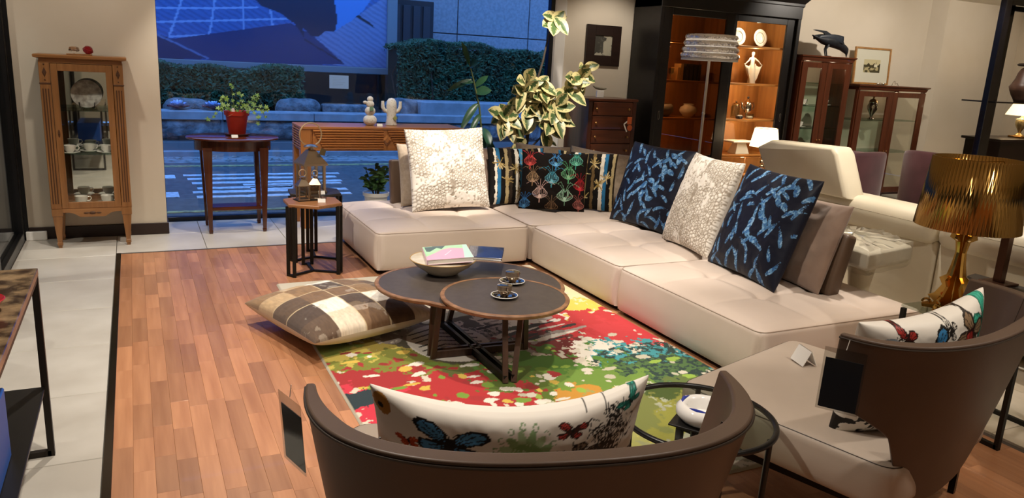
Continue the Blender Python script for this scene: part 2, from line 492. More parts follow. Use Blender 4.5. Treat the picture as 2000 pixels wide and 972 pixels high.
for (x0, x1, y0, y1) in big:
    key = round(y1 - y0, 2)
    if key not in PM:
        a = (x1 - x0) / 2 - .0002; b = (y1 - y0) / 2 - .0002; c = 0.0005
        g = G(); g.loft([[(-a, -b, -.012), (a, -b, -.012), (a, b, -.012), (-a, b, -.012)], [(-a, -b, -c), (a, -b, -c), (a, b, -c), (-a, b, -c)],
                         [(-a + c, -b + c, 0), (a - c, -b + c, 0), (a - c, b - c, 0), (-a + c, b - c, 0)]])
        o = ob('wood_block', g, M_PLANK, fl, smooth=False); PM[key] = (o.data, y1 - y0)
    else:
        o = bpy.data.objects.new('wood_block', PM[key][0]); COL.objects.link(o); o.parent = fl
    o.location = ((x0 + x1) / 2, (y0 + y1) / 2, 0)
    o.scale = (1, (y1 - y0) / PM[key][1], 1)
o = ob('wood_blocks', rest, M_PLANK2, fl, smooth=False); o['kind'] = 'stuff'
# tiles of 0.6 m
TS = 0.612
def tile(x0, x1, y0, y1, m=M_TILE):
    g = G(); a = .0018; c = .002
    g.loft([[(x0 + a, y0 + a, -.012), (x1 - a, y0 + a, -.012), (x1 - a, y1 - a, -.012), (x0 + a, y1 - a, -.012)], [(x0 + a, y0 + a, -c), (x1 - a, y0 + a, -c), (x1 - a, y1 - a, -c), (x0 + a, y1 - a, -c)],
            [(x0 + a + c, y0 + a + c, 0), (x1 - a - c, y0 + a + c, 0), (x1 - a - c, y1 - a - c, 0), (x0 + a + c, y1 - a - c, 0)]])
    ob('floor_tile', g, m, fl, smooth=False)
ys = [-1.35 + i * TS for i in range(15)]
for k in range(len(ys) - 1):
    y0, y1 = ys[k], min(ys[k + 1], 7.05)
    if y0 > 7.0: break
    if y1 < WY1 + 0.05 or y0 < WY1 - 0.02:
        tile(-0.79, -0.178, y0, min(y1, 7.05))
        if y1 > WY1 + 0.02:
            for i in range(19): tile(-0.178 + i * TS, -0.178 + (i + 1) * TS, WY1 + 0.012, y1)
    else:
        for i in range(-1, 19): tile(-0.178 + i * TS, -0.178 + (i + 1) * TS, y0, y1)
for i in range(12):
    for j in range(13):
        x0 = 3.36 + i * TS; y0 = -1.2 + j * TS
        if y0 > 6.0: continue
        tile(x0, x0 + TS, y0, min(y0 + TS, 6.015), M_MARBT)
M_STRIP = mat('threshold_metal', '#5d554c', 0.18, metal=1.0)
tr = struct('trim_1', G().cbox(-0.178, -0.146, -1.2, 6.03, -0.01, 0.004, 0.002), M_STRIP)
struct('trim_2', G().cbox(-0.146, 1.44, 6.012, 6.03, -0.01, 0.003, 0.0015), mat('edge_dark', '#3a3029', 0.4))

H = CEIL
struct('wall_left', G().box(-0.765, 0.185, 6.62, 7.16, 0, H), M_WALL)
struct('baseboard_left', G().cbox(-0.765, 0.19, 6.605, 6.62, 0, 0.092, 0.003), M_BASE)
struct('baseboard_jamb', G().cbox(0.185, 0.197, 6.605, 7.08, 0, 0.092, 0.003), M_BASE)
# wall to the right of the shop window
struct('wall_pillar', G().prism([(3.845, 7.16), (3.845, 7.06), (3.86, 7.05), (3.965, 7.05), (3.98, 7.06), (3.98, 7.16)], 0, H), mat('pillar_paint', '#dcd8d0', 0.7))
struct('wall_back', G().box(3.98, 9.45, 7.10, 7.2, 0, H), M_WALL)
struct('wall_recess', G().prism([(9.45, 7.10), (9.62, 6.98), (11.2, 6.98), (11.2, 7.2), (9.45, 7.2)], 0, H), M_WALL)
struct('wall_right', G().box(11.2, 11.3, -3, 7.2, 0, H), M_WALL)
struct('wall_rear', G().box(-3, 11.3, -3.1, -3.0, 0, H), M_WALL)
struct('baseboard_back', G().cbox(3.98, 9.45, 7.085, 7.10, 0, 0.09, 0.003), M_BASE)
struct('ceiling', G().box(-0.95, 11.3, -3.1, 7.2, H, H + 0.12), M_CEIL)
# shop window
GLASS = glass('window_glass', '#f2f6f8', 0.75)
w1 = thing('window_1', None, None); w1['kind'] = 'structure'
fr = G(); fr.cbox(0.185, 3.845, 7.07, 7.13, 0.0, 0.035, 0.003); fr.cbox(3.80, 3.845, 7.06, 7.13, 0.035, H, 0.003)
fr.cbox(0.185, 0.2, 7.07, 7.13, 0.035, H, 0.002)
ob('window_frame', fr, M_BLACK, w1, smooth=False)
ob('pane', G().box(0.2, 3.80, 7.095, 7.105, 0.035, H), GLASS, w1, smooth=False)
# glazed door and side window on the left
d1 = thing('door_1', None, None); d1['kind'] = 'structure'
g = G()
for y in (6.53, 5.35, 4.15, 2.0, -0.5): g.cbox(-0.86, -0.79, y, y + 0.075, 0, H, 0.004)
g.cbox(-0.86, -0.79, -3.0, 6.53, 0, 0.07, 0.004); g.cbox(-0.86, -0.79, -3.0, 6.53, 2.3, 2.38, 0.004)
ob('door_frame', g, M_BLACK, d1, smooth=False)
for y0, y1 in ((5.425, 6.53), (4.225, 5.35), (2.075, 4.15), (-0.425, 2.0), (-3.0, -0.5)):
    ob('pane', G().box(-0.83, -0.82, y0, y1, 0.07, H), GLASS, d1, smooth=False)
struct('wall_sky_block', G().box(-2.7, -2.6, -12, 7.2, -0.1, 2.9), mat('sky_block_grey', '#8d8b88', 0.85, c2='#7f7d7a', nscale=3))  # added outside the glass to block blue sky light
struct('wall_sky_block_end', G().box(-2.7, -0.86, 7.1, 7.2, -0.1, 2.9), MATS['sky_block_grey'])  # added end piece, shuts out blue light from the street
struct('ceiling_sky_block', G().box(-2.7, -0.95, -12, 7.2, 2.7, 2.82), M_CEIL)  # unseen roof, added to keep sky light off the left side
struct('trim_3', G().cbox(-0.845, -0.765, 6.605, 6.66, 0, H, 0.004), M_BLACK)

# ================================================================== OUTSIDE, across the street
M_ROAD = mat('asphalt', '#57595c', 0.9, c2='#484a4d', nscale=14, bump=(90, 0.4, 0.004))
M_PAINT = mat('road_paint', '#c9ccd0', 0.8, c2='#9a9da0', nscale=25, contrast=(0.45, 0.75))
M_STONE = mat('rough_stone', '#7d7f82', 0.95, c2='#4f5053', nscale=7, detail=8, bump=(14, 1.0, 0.05))
M_SLAB = mat('ledge_slab', '#93969a', 0.85, c2='#7d8084', nscale=5, bump=(60, 0.2))
M_GUT = mat('gutter_concrete', '#8b8d8f', 0.9, c2='#6d6f70', nscale=9)
street = struct('floor_street', G().box(-30, 40, 7.2, 10.75, -0.14, -0.02), M_ROAD)
struct('floor_pavement', G().box(-14, -0.87, -12, 7.2, -0.14, -0.025), mat('pavement', '#8b8a86', 0.9, c2='#77756f', nscale=6))
struct('trim_gutter', G().box(-30, 40, 10.75, 11.35, -0.14, -0.012), M_GUT)
struct('trim_kerb', G().box(-30, 40, 11.35, 11.55, -0.14, 0.05), M_SLAB)
struct('trim_yellow_line', G().box(-30, 40, 10.42, 10.54, -0.02, -0.014), mat('yellow_line', '#a8a468', 0.8, c2='#6e6c55', nscale=20, contrast=(0.4, 0.6)))
struct('trim_near_yellow_line', G().box(-30, 40, 7.52, 7.6, -0.02, -0.014), MATS['yellow_line'])
def stripe(x0, x1, y, wd, ragged=0.03):
    r = random.Random(int(x0 * 1000 + y * 77)); n = 26; top = []; bot = []
    for i in range(n + 1):
        x = x0 + (x1 - x0) * i / n
        top.append((x, y + wd / 2 + r.uniform(-1, 1) * ragged * 0.4)); bot.append((x, y - wd / 2 + r.uniform(-1, 1) * ragged * 0.4))
    g = G(); P = bot + top[::-1]
    g.prism(P, -0.02, -0.013)
    ob('road_stripe', g, M_PAINT, street, smooth=False)
for a in ((0.47, 2.3, 9.72, 0.10), (0.50, 2.2, 9.44, 0.13), (0.53, 2.2, 9.14, 0.13), (0.56, 1.55, 8.80, 0.12), (1.05, 2.15, 8.97, 0.10), (0.50, 2.12, 8.56, 0.13), (0.52, 2.1, 8.28, 0.12), (1.1, 1.75, 8.72, 0.17), (-0.3, 0.38, 9.62, 0.25), (-0.4, 0.36, 8.45, 0.3)):
    stripe(*a)
# fallen leaves in the gutter
lf = G(); r3 = random.Random(5)
for i in range(220):
    x = r3.uniform(-1.5, 7); y = r3.uniform(10.8, 11.34); a = r3.uniform(0, 6.28); s = r3.uniform(.02, .06)
    lf.add([(x + s * cos(a), y + s * sin(a), -.004), (x - .4 * s * sin(a), y + .4 * s * cos(a), .004), (x - s * cos(a), y - s * sin(a), -.003), (x + .4 * s * sin(a), y - .4 * s * cos(a), .006)], [(0, 1, 2, 3)])
o = ob('fallen_leaves', lf, mat('dry_leaf', '#8f8d84', 0.9), smooth=False, fixn=False); tag(o, 'dry leaves lying along the street gutter', 'leaves', kind='stuff')
# planter wall: rough stones under a slab
pw = thing('wall_planter', None, None); pw['kind'] = 'structure'
ob('core', G().box(-30, 40, 11.75, 12.0, -0.1, 0.46), M_SLAB, pw, smooth=False)
ob('footing', G().box(-30, 40, 11.55, 11.77, -0.1, 0.16), mat('footing', '#6b6d70', 0.9), pw, smooth=False)
def rough_block(x0, x1, z0, z1, yf, seed):
    nx, nz = 16, 9
    u, v = np.meshgrid(np.linspace(0, 1, nx), np.linspace(0, 1, nz))
    e = np.clip(np.minimum(np.minimum(u, 1 - u) * 5, np.minimum(v, 1 - v) * 4), 0, 1)
    d = e * (0.02 + 0.17 * fbm(u * 5 * (x1 - x0) + seed * 3.1, v * 2.5, seed, 4))
    P = np.stack([x0 + u * (x1 - x0), yf - d, z0 + v * (z1 - z0)], -1)
    g = G(); g.grid(P); 
    ob('stone', g, M_STONE, pw, smooth=True, ang=60, fixn=False)
    return
x = -4.0; k = 0
while x < 14:
    Ln = 1.28
    rough_block(x + 0.015, x + Ln - 0.015, 0.17, 0.46, 11.75, k)
    ob('coping_slab', G().cbox(x + 0.004, x + Ln - 0.004, 11.66, 12.05, 0.46, 0.575, 0.008), M_SLAB, pw, smooth=False)
    x += Ln; k += 1
struct('trim_planter_step', G().cbox(4.15, 14, 11.9, 12.7, 0.5, 0.77, 0.01), M_SLAB)
struct('floor_soil', G().box(-30, 40, 12.0, 16, 0.3, 0.50), mat('soil', '#2a2622', 1.0, c2='#1b1916', nscale=9))
# hedge
def hedge(name, label, x0, x1, y0, y1, z0, z1, n, seed, group=None):
    t = thing(name, label, 'hedge', ((x0 + x1) / 2, (y0 + y1) / 2, z0), group=group)
    g = G(); r = random.Random(seed)
    W, Dp, Hh = (x1 - x0) / 2, (y1 - y0) / 2, z1 - z0
    for i in range(n):
        # points near the outer skin
        a = r.random()
        px = r.uniform(-W, W); py = r.uniform(-Dp, Dp); pz = r.uniform(0.12, 1) * Hh
        if r.random() < 0.55: py = -Dp + abs(r.gauss(0, 0.06))
        else: pz = Hh - abs(r.gauss(0, 0.04)) 
        pz += 0.05 * sin(px * 2.1 + seed) + 0.03 * sin(px * 7)
        s = r.uniform(.02, .05); u = Vector((r.gauss(0, 1), r.gauss(0, 1), r.gauss(0.3, 1))).normalized(); w = u.orthogonal().normalized()
        c = Vector((px, py, pz))
        g.add([tuple(c - u * s), tuple(c + w * s * .4), tuple(c + u * s), tuple(c - w * s * .4)], [(0, 1, 2, 3)])
    o = ob('foliage', g, mat('hedge_leaf', '#2f5a3c', 0.6, c2='#20402c', nscale=5), t, smooth=False, fixn=False); o['kind'] = 'stuff'
    core = G(); core.cbox(-W * .98, W * .98, -Dp * .7, Dp * .7, 0.0, 0.93 * Hh, 0.03)  # solid near-black block filling the inside of the hedge
    ob('dark_core', core, mat('hedge_core', '#101a12', 1.0), t, smooth=False)
    tw = G()
    for i in range(int((x1 - x0) * 5)):
        px = r.uniform(-W, W); tw.tube([(px, r.uniform(-Dp, 0), 0), (px + r.uniform(-.15, .15), r.uniform(-Dp, 0), 0.5 * Hh), (px + r.uniform(-.3, .3), r.uniform(-Dp, 0), 0.8 * Hh)], [.016, .012, .008], 5)
    o = ob('stems', tw, mat('hedge_stem', '#3a3028', 0.9), t); o['kind'] = 'stuff'
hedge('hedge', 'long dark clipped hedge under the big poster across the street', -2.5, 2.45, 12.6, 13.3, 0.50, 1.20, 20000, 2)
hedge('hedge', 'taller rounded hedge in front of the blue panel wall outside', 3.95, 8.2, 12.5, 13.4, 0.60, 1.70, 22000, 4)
# stone shapes on the planter, standing in for cushions reflected in the window
def reflected_stone(x, y, z, sx, sy, sz, seed, label, rz=0.0):
    g = G(); g.ball((0, 0, 0), 1.0, 22, 14)
    V = np.array(g.v); 
    V = np.sign(V) * np.abs(V) ** 0.75
    nz = fbm(V[:, 0] * 1.6 + 9 + seed, V[:, 1] * 1.6 + V[:, 2] * 1.3 + 9, seed, 4)
    V = V * (0.8 + 0.35 * nz[:, None]) * [sx, sy, sz]
    V[:, 2] = np.maximum(V[:, 2], -sz * 0.6) + sz * 0.6
    o = mesh_obj('reflected_stone', [tuple(p) for p in V], g.f, M_STONE, None, True, 60, (x, y, z), (0, 0, rz), True)
    tag(o, label, 'stone')
reflected_stone(0.72, 12.3, 0.45, 0.36, 0.18, 0.17, 1, 'pale stone shape standing in for a reflected cushion, nearest the white wall edge')
reflected_stone(2.28, 12.3, 0.45, 0.36, 0.18, 0.19, 3, 'broad pale stone shape standing in for a reflected cushion, left of the long block')
reflected_stone(3.90, 12.18, 0.52, 0.34, 0.2, 0.18, 6, 'tilted stone shape standing in for a reflected cushion, seen behind the white cactus figure', 0.3)
o = ob('reflected_block', G().cbox(-0.36, 0.36, -0.12, 0.12, 0, 0.19, 0.03), M_STONE, None, loc=(3.0, 12.25, 0.49)); tag(o, 'long rough block standing in for a reflected bolster, on the planter ledge', 'stone')
# leafy shapes standing in for coloured cushions reflected in the window
def reflected_rosette(x, y, z, label, seed):
    t = thing('reflection_rosette', label, 'plant', (x, y, z), group='reflection stand-ins on the planter')
    r = random.Random(seed)
    for ring, (n, ra, h, c) in enumerate(((9, .15, .05, 'rosette_out'), (7, .11, .09, 'rosette_mid'), (5, .06, .12, 'rosette_in'))):
        m = {'rosette_out': mat('rosette_out', '#8c5560', 0.6), 'rosette_mid': mat('rosette_mid', '#9fb3d8', 0.6), 'rosette_in': mat('rosette_in', '#c3d2ea', 0.6)}[c]
        for i in range(n):
            a = 2 * pi * i / n + ring; P = np.zeros((5, 5, 3))
            for jj in range(5):
                for ii in range(5):
                    q = jj / 4; w = (ii / 4 - .5) * ra * 1.3 * sin(pi * min(.95, q * .75 + .12))
                    rr = ra * q; zz = h * (0.35 + q * .6) + .025 * (abs(ii - 2) / 2) ** 2 + r.uniform(-.006, .006)
                    P[jj, ii] = (rr * cos(a) - w * sin(a), rr * sin(a) + w * cos(a), zz)
            ob('leaf', G().grid(P), m, t, fixn=False)
reflected_rosette(0.56, 11.95, 0.57, 'leafy shape standing in for a reflected cushion, left one of the pair', 1)
reflected_rosette(1.02, 11.95, 0.57, 'leafy shape standing in for a reflected cushion, one nearer the red flowerpot', 2)
# big lit poster on posts
pb = thing('poster_board', 'big blue-toned street poster in a grey frame on dark posts', 'poster', (0, 13.7, 0))
cv = Canvas(7.0, 2.6, '#3c5f9c', 0.012)
def pc(px, py): return (3.3 + (px - 305) / 440 * 3.6, (110 + (px - 305) * .0455 - py) * .0084)   # layout of the print
hat = np.sin((cv.X * 0.6 + cv.Y) * 70 + 5 * fbm(cv.X * 4, cv.Y * 4, 3)) + 1.5 * (fbm(cv.X * 5, cv.Y * 22, 5) - .5) > 0.25
cv.mask(hat, '#2c487e', 0.65)
cv.poly([pc(600, 62), pc(660, 48), pc(760, -20), pc(760, 132), pc(640, 125)], '#6f7da6')
cv.mask(hat & (cv.X > 5.6), '#4b587f', 0.5)
for P in ([pc(355, -10), pc(325, 70)], [pc(412, -10), pc(400, 55), pc(386, 98)], [pc(462, -10), pc(462, 40), pc(463, 92)], [pc(513, 8), pc(520, 60)], [pc(300, 20), pc(400, 18), pc(490, 14)], [pc(300, 45), pc(400, 41), pc(548, 34)], [pc(325, 71), pc(420, 66), pc(522, 60)]):
    cv.line([tuple(q) for q in P], 0.03, '#8098c4')
cv.poly([pc(300, 64), pc(345, 82), pc(395, 112), pc(300, 112)], '#1a2850')
cv.poly([pc(325, 76), pc(555, 42), pc(600, 66), pc(665, 122), pc(540, 124), pc(395, 114)], '#20305e')
cv.line([pc(300, 66), pc(392, 110)], .03, '#5a6c98')
cv.poly([pc(470, -40), pc(487, 0), pc(498, 11), pc(535, 24), pc(562, 43), pc(583, 74), pc(578, 50), pc(597, 67), pc(612, 67), pc(624, 57), pc(645, 57), pc(651, 35), pc(645, 0), pc(650, -40)], '#131c3a')
cv.poly([pc(645, 57), pc(680, 35), pc(705, 15), pc(725, -10), pc(735, -40), pc(650, -40), pc(645, 0), pc(651, 35)], '#4a7fc0')
cv.poly([pc(688, 26), pc(730, 48), pc(728, 43), pc(695, 23)], '#11182c')
cv.line([pc(583, 74), pc(660, 118)], .03, '#141d3c')
card('poster_print', cv, 7.0, 2.6, 0.02, mat('poster_ink', rough=0.35, attr='Col'), pb, loc=(-2.9, 0.0, 1.24), n=300)
g = G(); g.cbox(-3.05, 4.1 + .18, -0.05, 0.12, 1.12, 1.235, 0.01); g.cbox(4.1, 4.28, -0.05, 0.12, 1.235, 3.95, 0.01); g.cbox(-3.05, 4.28, -.05, .12, 3.84, 3.98, .01)
ob('board_frame', g, mat('board_frame', '#70777d', 0.5), pb, smooth=False)
for x in (-2.0, 1.0, 4.0): ob('post', G().cbox(x, x + .1, 0.03, 0.12, 0.3, 1.15, .005), M_BLACK, pb, smooth=False)
# dark gate beside the poster and the panel wall behind
gt = thing('metal_gate', 'dark slatted metal gate between the poster and the panel wall', 'gate', (4.3, 14.6, 0.3))
ob('gate_frame', G().cbox(-.1, 1.0, 0, .08, 0, 2.2, .01), mat('gate_dark', '#1d2127', 0.7), gt, smooth=False)
for i in range(5): ob('slat', G().cbox(-.02 + i * .2, .12 + i * .2, -.03, 0, .1, 2.1, .005), mat('gate_slat', '#262b33', 0.6), gt, smooth=False)
M_PAN = mat('wall_panel', '#8f939a', 0.85, c2='#7f838a', nscale=20, detail=2)
pwall = thing('wall_street', None, None); pwall['kind'] = 'structure'
ob('backing', G().box(-30, 40, 15.2, 15.4, 0, 7), mat('panel_backing', '#3c3f44', 0.9), pwall, smooth=False)
for i in range(9):
    for j in range(4):
        ob('panel', G().cbox(4.4 + i * 1.62 + .01, 4.4 + (i + 1) * 1.62 - .01, 15.16, 15.21, 0.5 + j * 1.55 + .01 - .1, 0.5 + (j + 1) * 1.55 - .01 - .1, .006), M_PAN, pwall, smooth=False)
# notice taped to the glass; dusk light is put into its blue paper colour
cv = Canvas(0.175, 0.118, '#9dbdf0', 0.0012)
for i in range(6): cv.line([(0.03, 0.095 - i * .014), (0.145 - .02 * (i % 3), 0.095 - i * .014)], 0.0015, '#8494b4')
nt_ = card('paper_notice', cv, 0.175, 0.118, 0.001, None, None, loc=(1.60, 7.108, 1.165)); tag(nt_, 'small pale paper notice stuck on the window glass', 'notice')

# ================================================================== RUG
RX0, RX1, RY0, RY1 = 0.765, 2.62, 2.0, 4.955
cv = Canvas(RX1 - RX0, RY1 - RY0, '#c9c1ae', 0.006)
X = cv.X + RX0; Y = cv.Y + RY0
wx = (fbm(X * 5, Y * 5, 1) - .5); wy = (fbm(X * 5 + 40, Y * 5, 2) - .5)
fine = fbm(X * 17, Y * 17, 9, 5); fine2 = fbm(X * 14 + 3, Y * 14, 29, 3)
def blot(cx, cy, rx, ry, c, amp=0.8, a=0.0, th=1.0, streak=None, alpha=1.0):
    x = X - cx + wx * rx * amp; y = Y - cy + wy * ry * amp
    u = x * cos(a) + y * sin(a); v = -x * sin(a) + y * cos(a)
    d = np.hypot(u / rx, v / ry)
    if streak:
        an = np.arctan2(v / ry, u / rx)
        d = d * (0.62 + 0.75 * fbm(an * streak, d * 0.8, 17, 3))
    cv.mask(d + (fine - .5) * 1.7 + (fbm(X * 55, Y * 25, 31, 2) - .5) * .35 < th, c, alpha)
blot(1.75, 3.75, .75, .55, '#8b8078', .8)
blot(1.65, 3.85, .3, .2, '#5d5a55', 1.0); blot(1.95, 3.7, .25, .2, '#b8aca0', 1.0)
blot(1.30, 3.45, .35, .3, '#4c4634', 1.2); blot(1.45, 3.1, .45, .3, '#59602a', 1.0)
blot(0.95, 3.55, .28, .3, '#b3a24a', 1.0); blot(0.85, 3.75, .12, .12, '#7d8f35', 1.0)
blot(1.05, 3.35, .28, .22, '#74782c', 1.2)
blot(2.35, 4.05, .34, .42, '#cdb94e', .9); blot(2.55, 4.45, .2, .3, '#d6cba0', .8)
blot(2.02, 3.60, .32, .17, '#33382c', 1.3); blot(2.0, 3.85, .35, .12, '#d9d2c6', 1.5)
blot(1.98, 3.42, .22, .20, '#6d2420', 1.1)
blot(2.38, 3.58, .30, .30, '#b02a2c', .7, streak=3.0); blot(2.45, 3.45, .22, .22, '#b83034', .8, streak=3.0)
blot(2.18, 3.25, .13, .14, '#dcd6c8', 1.2)
blot(2.42, 3.05, .34, .24, '#3b8d93', .9, streak=4.0); blot(2.30, 2.90, .36, .18, '#4a6a3a', .9)
cv.mask((fbm(X * 60, Y * 60, 5, 2) > .52) & (np.hypot((X - 2.4) / .42, (Y - 2.95) / .34) < 1), '#243a34')
blot(1.80, 3.08, .36, .30, '#4f7a2a', .9); blot(1.55, 2.92, .35, .22, '#566b24', .9); blot(1.95, 2.85, .28, .22, '#6a8a38', .9)
blot(1.80, 2.80, .14, .10, '#c08a35', 1.0); blot(2.05, 2.72, .12, .08, '#c9a03c', 1.0)
blot(2.15, 2.62, .2, .16, '#d9d4be', 1.1); blot(2.35, 2.6, .25, .2, '#5d6e36', 1.0, streak=5)
blot(2.0, 2.42, .34, .2, '#b7ad52', 1.0); blot(1.75, 2.55, .3, .2, '#9b9a58', 1.1)
blot(0.95, 3.28, .23, .17, '#9c2a2c', 1.2, streak=5); blot(1.15, 3.03, .36, .17, '#a82a2c', 1.2, streak=5); blot(0.88, 3.0, .16, .18, '#c43344', 1.0)
blot(1.32, 2.86, .25, .10, '#a82a2c', 1.3)
for k in range(120):
    x_, y_ = 0.85 + nrs.rand() * .95, 2.75 + nrs.rand() * .9
    blot(x_, y_, .012 + .032 * nrs.rand(), .01 + .022 * nrs.rand(), ['#d8d2c4', '#6f8f34', '#9c2a2c', '#d8d2c4', '#c8a948', '#8a2a25'][k % 6], 1.4)
for k in range(50):
    x_, y_ = 1.5 + nrs.rand() * 1.0, 2.6 + nrs.rand() * .9
    blot(x_, y_, .012 + .025 * nrs.rand(), .01 + .016 * nrs.rand(), ['#cbc5b4', '#b9b49e', '#8fae45'][k % 3], 1.4)
for k in range(30):
    x_, y_ = 1.55 + nrs.rand() * .7, 3.45 + nrs.rand() * .5
    blot(x_, y_, .05 + .06 * nrs.rand(), .008 + .012 * nrs.rand(), ['#d8d2c4', '#2b2b28', '#9a9088'][k % 3], 1.4, a=.3)
cv.mask((np.hypot((X - 0.83) / .14, (Y - 3.08) / .11) + (fine - .5) * 1.6 < .8), '#26343a')
cv.mask((fine2 > .60) & (Y < 2.36), '#8d8f6a', .8)
cv.mask((fine2 < .33) & (Y < 2.3), '#5b5c48', .7)
# dark branch and flower motif on the pale end
def flower(cx, cy, s):
    for k in range(6):
        a = k * 1.047 + .2; cv.ell(cx - RX0 + cos(a) * s * .6, cy - RY0 + sin(a) * s * .6, s * .5, s * .28, '#2a2926', a)
flower(1.26, 4.86, .06); flower(1.34, 4.8, .035)
for k in range(9):
    x_ = 1.5 + k * .12; cv.line([(x_ - RX0, 4.9 - RY0), (x_ - RX0 + .08, 4.6 - RY0), (x_ - RX0 - .04, 4.3 - RY0)], .008, '#5d5a52')
cv.mask((np.hypot((X - 1.45) / .22, (Y - 3.62) / .28) < 1), '#d6d0c4')
for k in range(7):
    y_ = 3.42 + k * .06; cv.line([(1.28 - RX0, y_ - RY0), (1.42 - RX0, y_ + .06 - RY0), (1.62 - RX0, y_ - .02 - RY0)], .014, '#2c2a28')
cv.mask((cv.X < .012) | (cv.Y < .012) | (cv.Y > cv.h - .012), '#b5ac98')
u, v = np.meshgrid(np.linspace(0, 1, cv.nx), np.linspace(0, 1, cv.ny))
ex = np.minimum(np.minimum(u * cv.w, (1 - u) * cv.w), np.minimum(v * cv.h, (1 - v) * cv.h))
zz = 0.011 * np.clip(ex / .012, 0, 1) ** .5 + .001 * fine
o = fast_obj('rug', np.stack([RX0 + u * cv.w, RY0 + v * cv.h, zz + .0005], -1).reshape(-1, 3), gridfaces(cv.ny, cv.nx), mat('rug_pile', rough=0.95, spec=0.1, attr='Col', bump=(500, 0.3, 0.003), sheen=0.2))
set_col(o, cv.sample(u, v).reshape(-1, 3)); tag(o, 'paint-splashed rug in red, green, yellow and cream under the coffee table', 'rug')

# ================================================================== BEIGE SOFA
M_LEA = mat('beige_leather', '#c8b9ad', 0.46, c2='#c2b2a5', nscale=2.0, bump=(260, 0.12, 0.0012), spec=0.4)
M_SEAM = mat('beige_seam', '#9d8c7d', 0.6)
M_TAUPE = mat('taupe_leather', '#5f4c3d', 0.42, bump=(240, 0.12, 0.0012))
M_PLINTH = mat('dark_plinth', '#17120f', 0.7)
def tuft(cx, cy, nx_, ny_, w, d, depth=0.03, crown=0.042):
    def f(x, y):
        sx_ = np.abs(np.sin(pi * nx_ * x / w)) ** .42; sy_ = np.abs(np.sin(pi * ny_ * y / d)) ** .42
        env = (np.clip(np.sin(pi * np.clip(x / w, 0, 1)), 0, 1) * np.clip(np.sin(pi * np.clip(y / d, 0, 1)), 0, 1)) ** .3
        z = crown * env * (.42 + .58 * (sx_ * sy_) ** .8)
        for i in range(1, nx_):
            for j in range(1, ny_): z = z - depth * .8 * np.exp(-(((x - w * i / nx_) ** 2 + (y - d * j / ny_) ** 2) / .04 ** 2))
        return z
    return f
sf = thing('sectional_sofa', 'low beige leather corner sofa with tufted seats and taupe back panels', 'sofa', (2.6, 4.5, 0))
def seat_block(x0, x1, y0, y1, nx_, ny_, H_=0.30, pip=True):
    w, d = x1 - x0, y1 - y0
    o = slab('seat_block', w, d, 0.035, H_, 0.028, M_LEA, sf, 90, 90, tuft(0, 0, nx_, ny_, w, d), (x0 - 2.6, y0 - 4.5, 0), bulge=0.012, rr=0.06)
    g = G(); r = 0.028; z = H_ - 0.006
    pts = []
    for cx_, cy_, a0 in ((w - .06, .06, -90), (w - .06, d - .06, 0), (.06, d - .06, 90), (.06, .06, 180)):
        for a in range(0, 91, 15):
            t = radians(a0 + a); pts.append((cx_ + .052 * cos(t), cy_ + .052 * sin(t), z))
    g.tube(pts, 0.0028, 5, closed=True)
    ob('seam', g, M_SEAM, o)
    p = G().box(.06, w - .06, .06, d - .06, 0.012, .05); ob('plinth', p, M_PLINTH, o, smooth=False)
    return o
seat_block(1.44, 2.625, 4.985, 6.16, 3, 3)
seat_block(2.632, 3.80, 5.005, 6.16, 3, 3)
seat_block(2.635, 3.80, 3.815, 5.0, 3, 3)
seat_block(2.625, 3.80, 2.575, 3.81, 3, 3)
# back panels standing on the seats
def panel(x, y, L, rz, h=0.36, t=0.085, lean=9):
    g = G(); g.cbox(0, L, 0, t, 0, h, 0.022)
    o = ob('back_panel', g, M_TAUPE, sf, ang=60, loc=(x - 2.6, y - 4.5, 0.32), rot=(radians(-lean), 0, rz)); return o
panel(1.83, 5.90, 1.55, 0.0)
panel(3.40, 4.75, 1.87, radians(-90), lean=14)

# ---------------------------------------------------------------- cushion prints
def leopard(seed, w=.64, h=.64):
    n = 260; r = np.random.RandomState(seed); pts = []
    # jittered points, mirrored left-right
    k = 23
    for j in range(k + 2):
        for i in range(k // 2 + 1):
            pts.append(((i + .5 + r.uniform(-.33, .33)) / k, (j + .5 * (i % 2) + r.uniform(-.33, .33)) / k))
    pts = np.array([(p[0], p[1]) for p in pts] + [(1 - p[0], p[1]) for p in pts])
    U, V = np.meshgrid(np.linspace(0, 1, n), np.linspace(0, 1, n))
    d1 = np.full(U.shape, 9.0); d2 = np.full(U.shape, 9.0)
    for a, b in pts:
        d = np.hypot(U - a, (V - b) * 1.0); d2 = np.where(d < d1, d1, np.minimum(d2, d)); d1 = np.minimum(d1, d)
    line = (d2 - d1) < 0.0105
    ringh = (d1 < 0.009) & (vnoise(U * 15, V * 15, seed) > .35)
    blank = fbm(U * 3 + seed, V * 3, seed, 3) > .60
    m = (line | ringh) & ~(blank & (vnoise(U * 40, V * 40, 3) > .35))
    return m
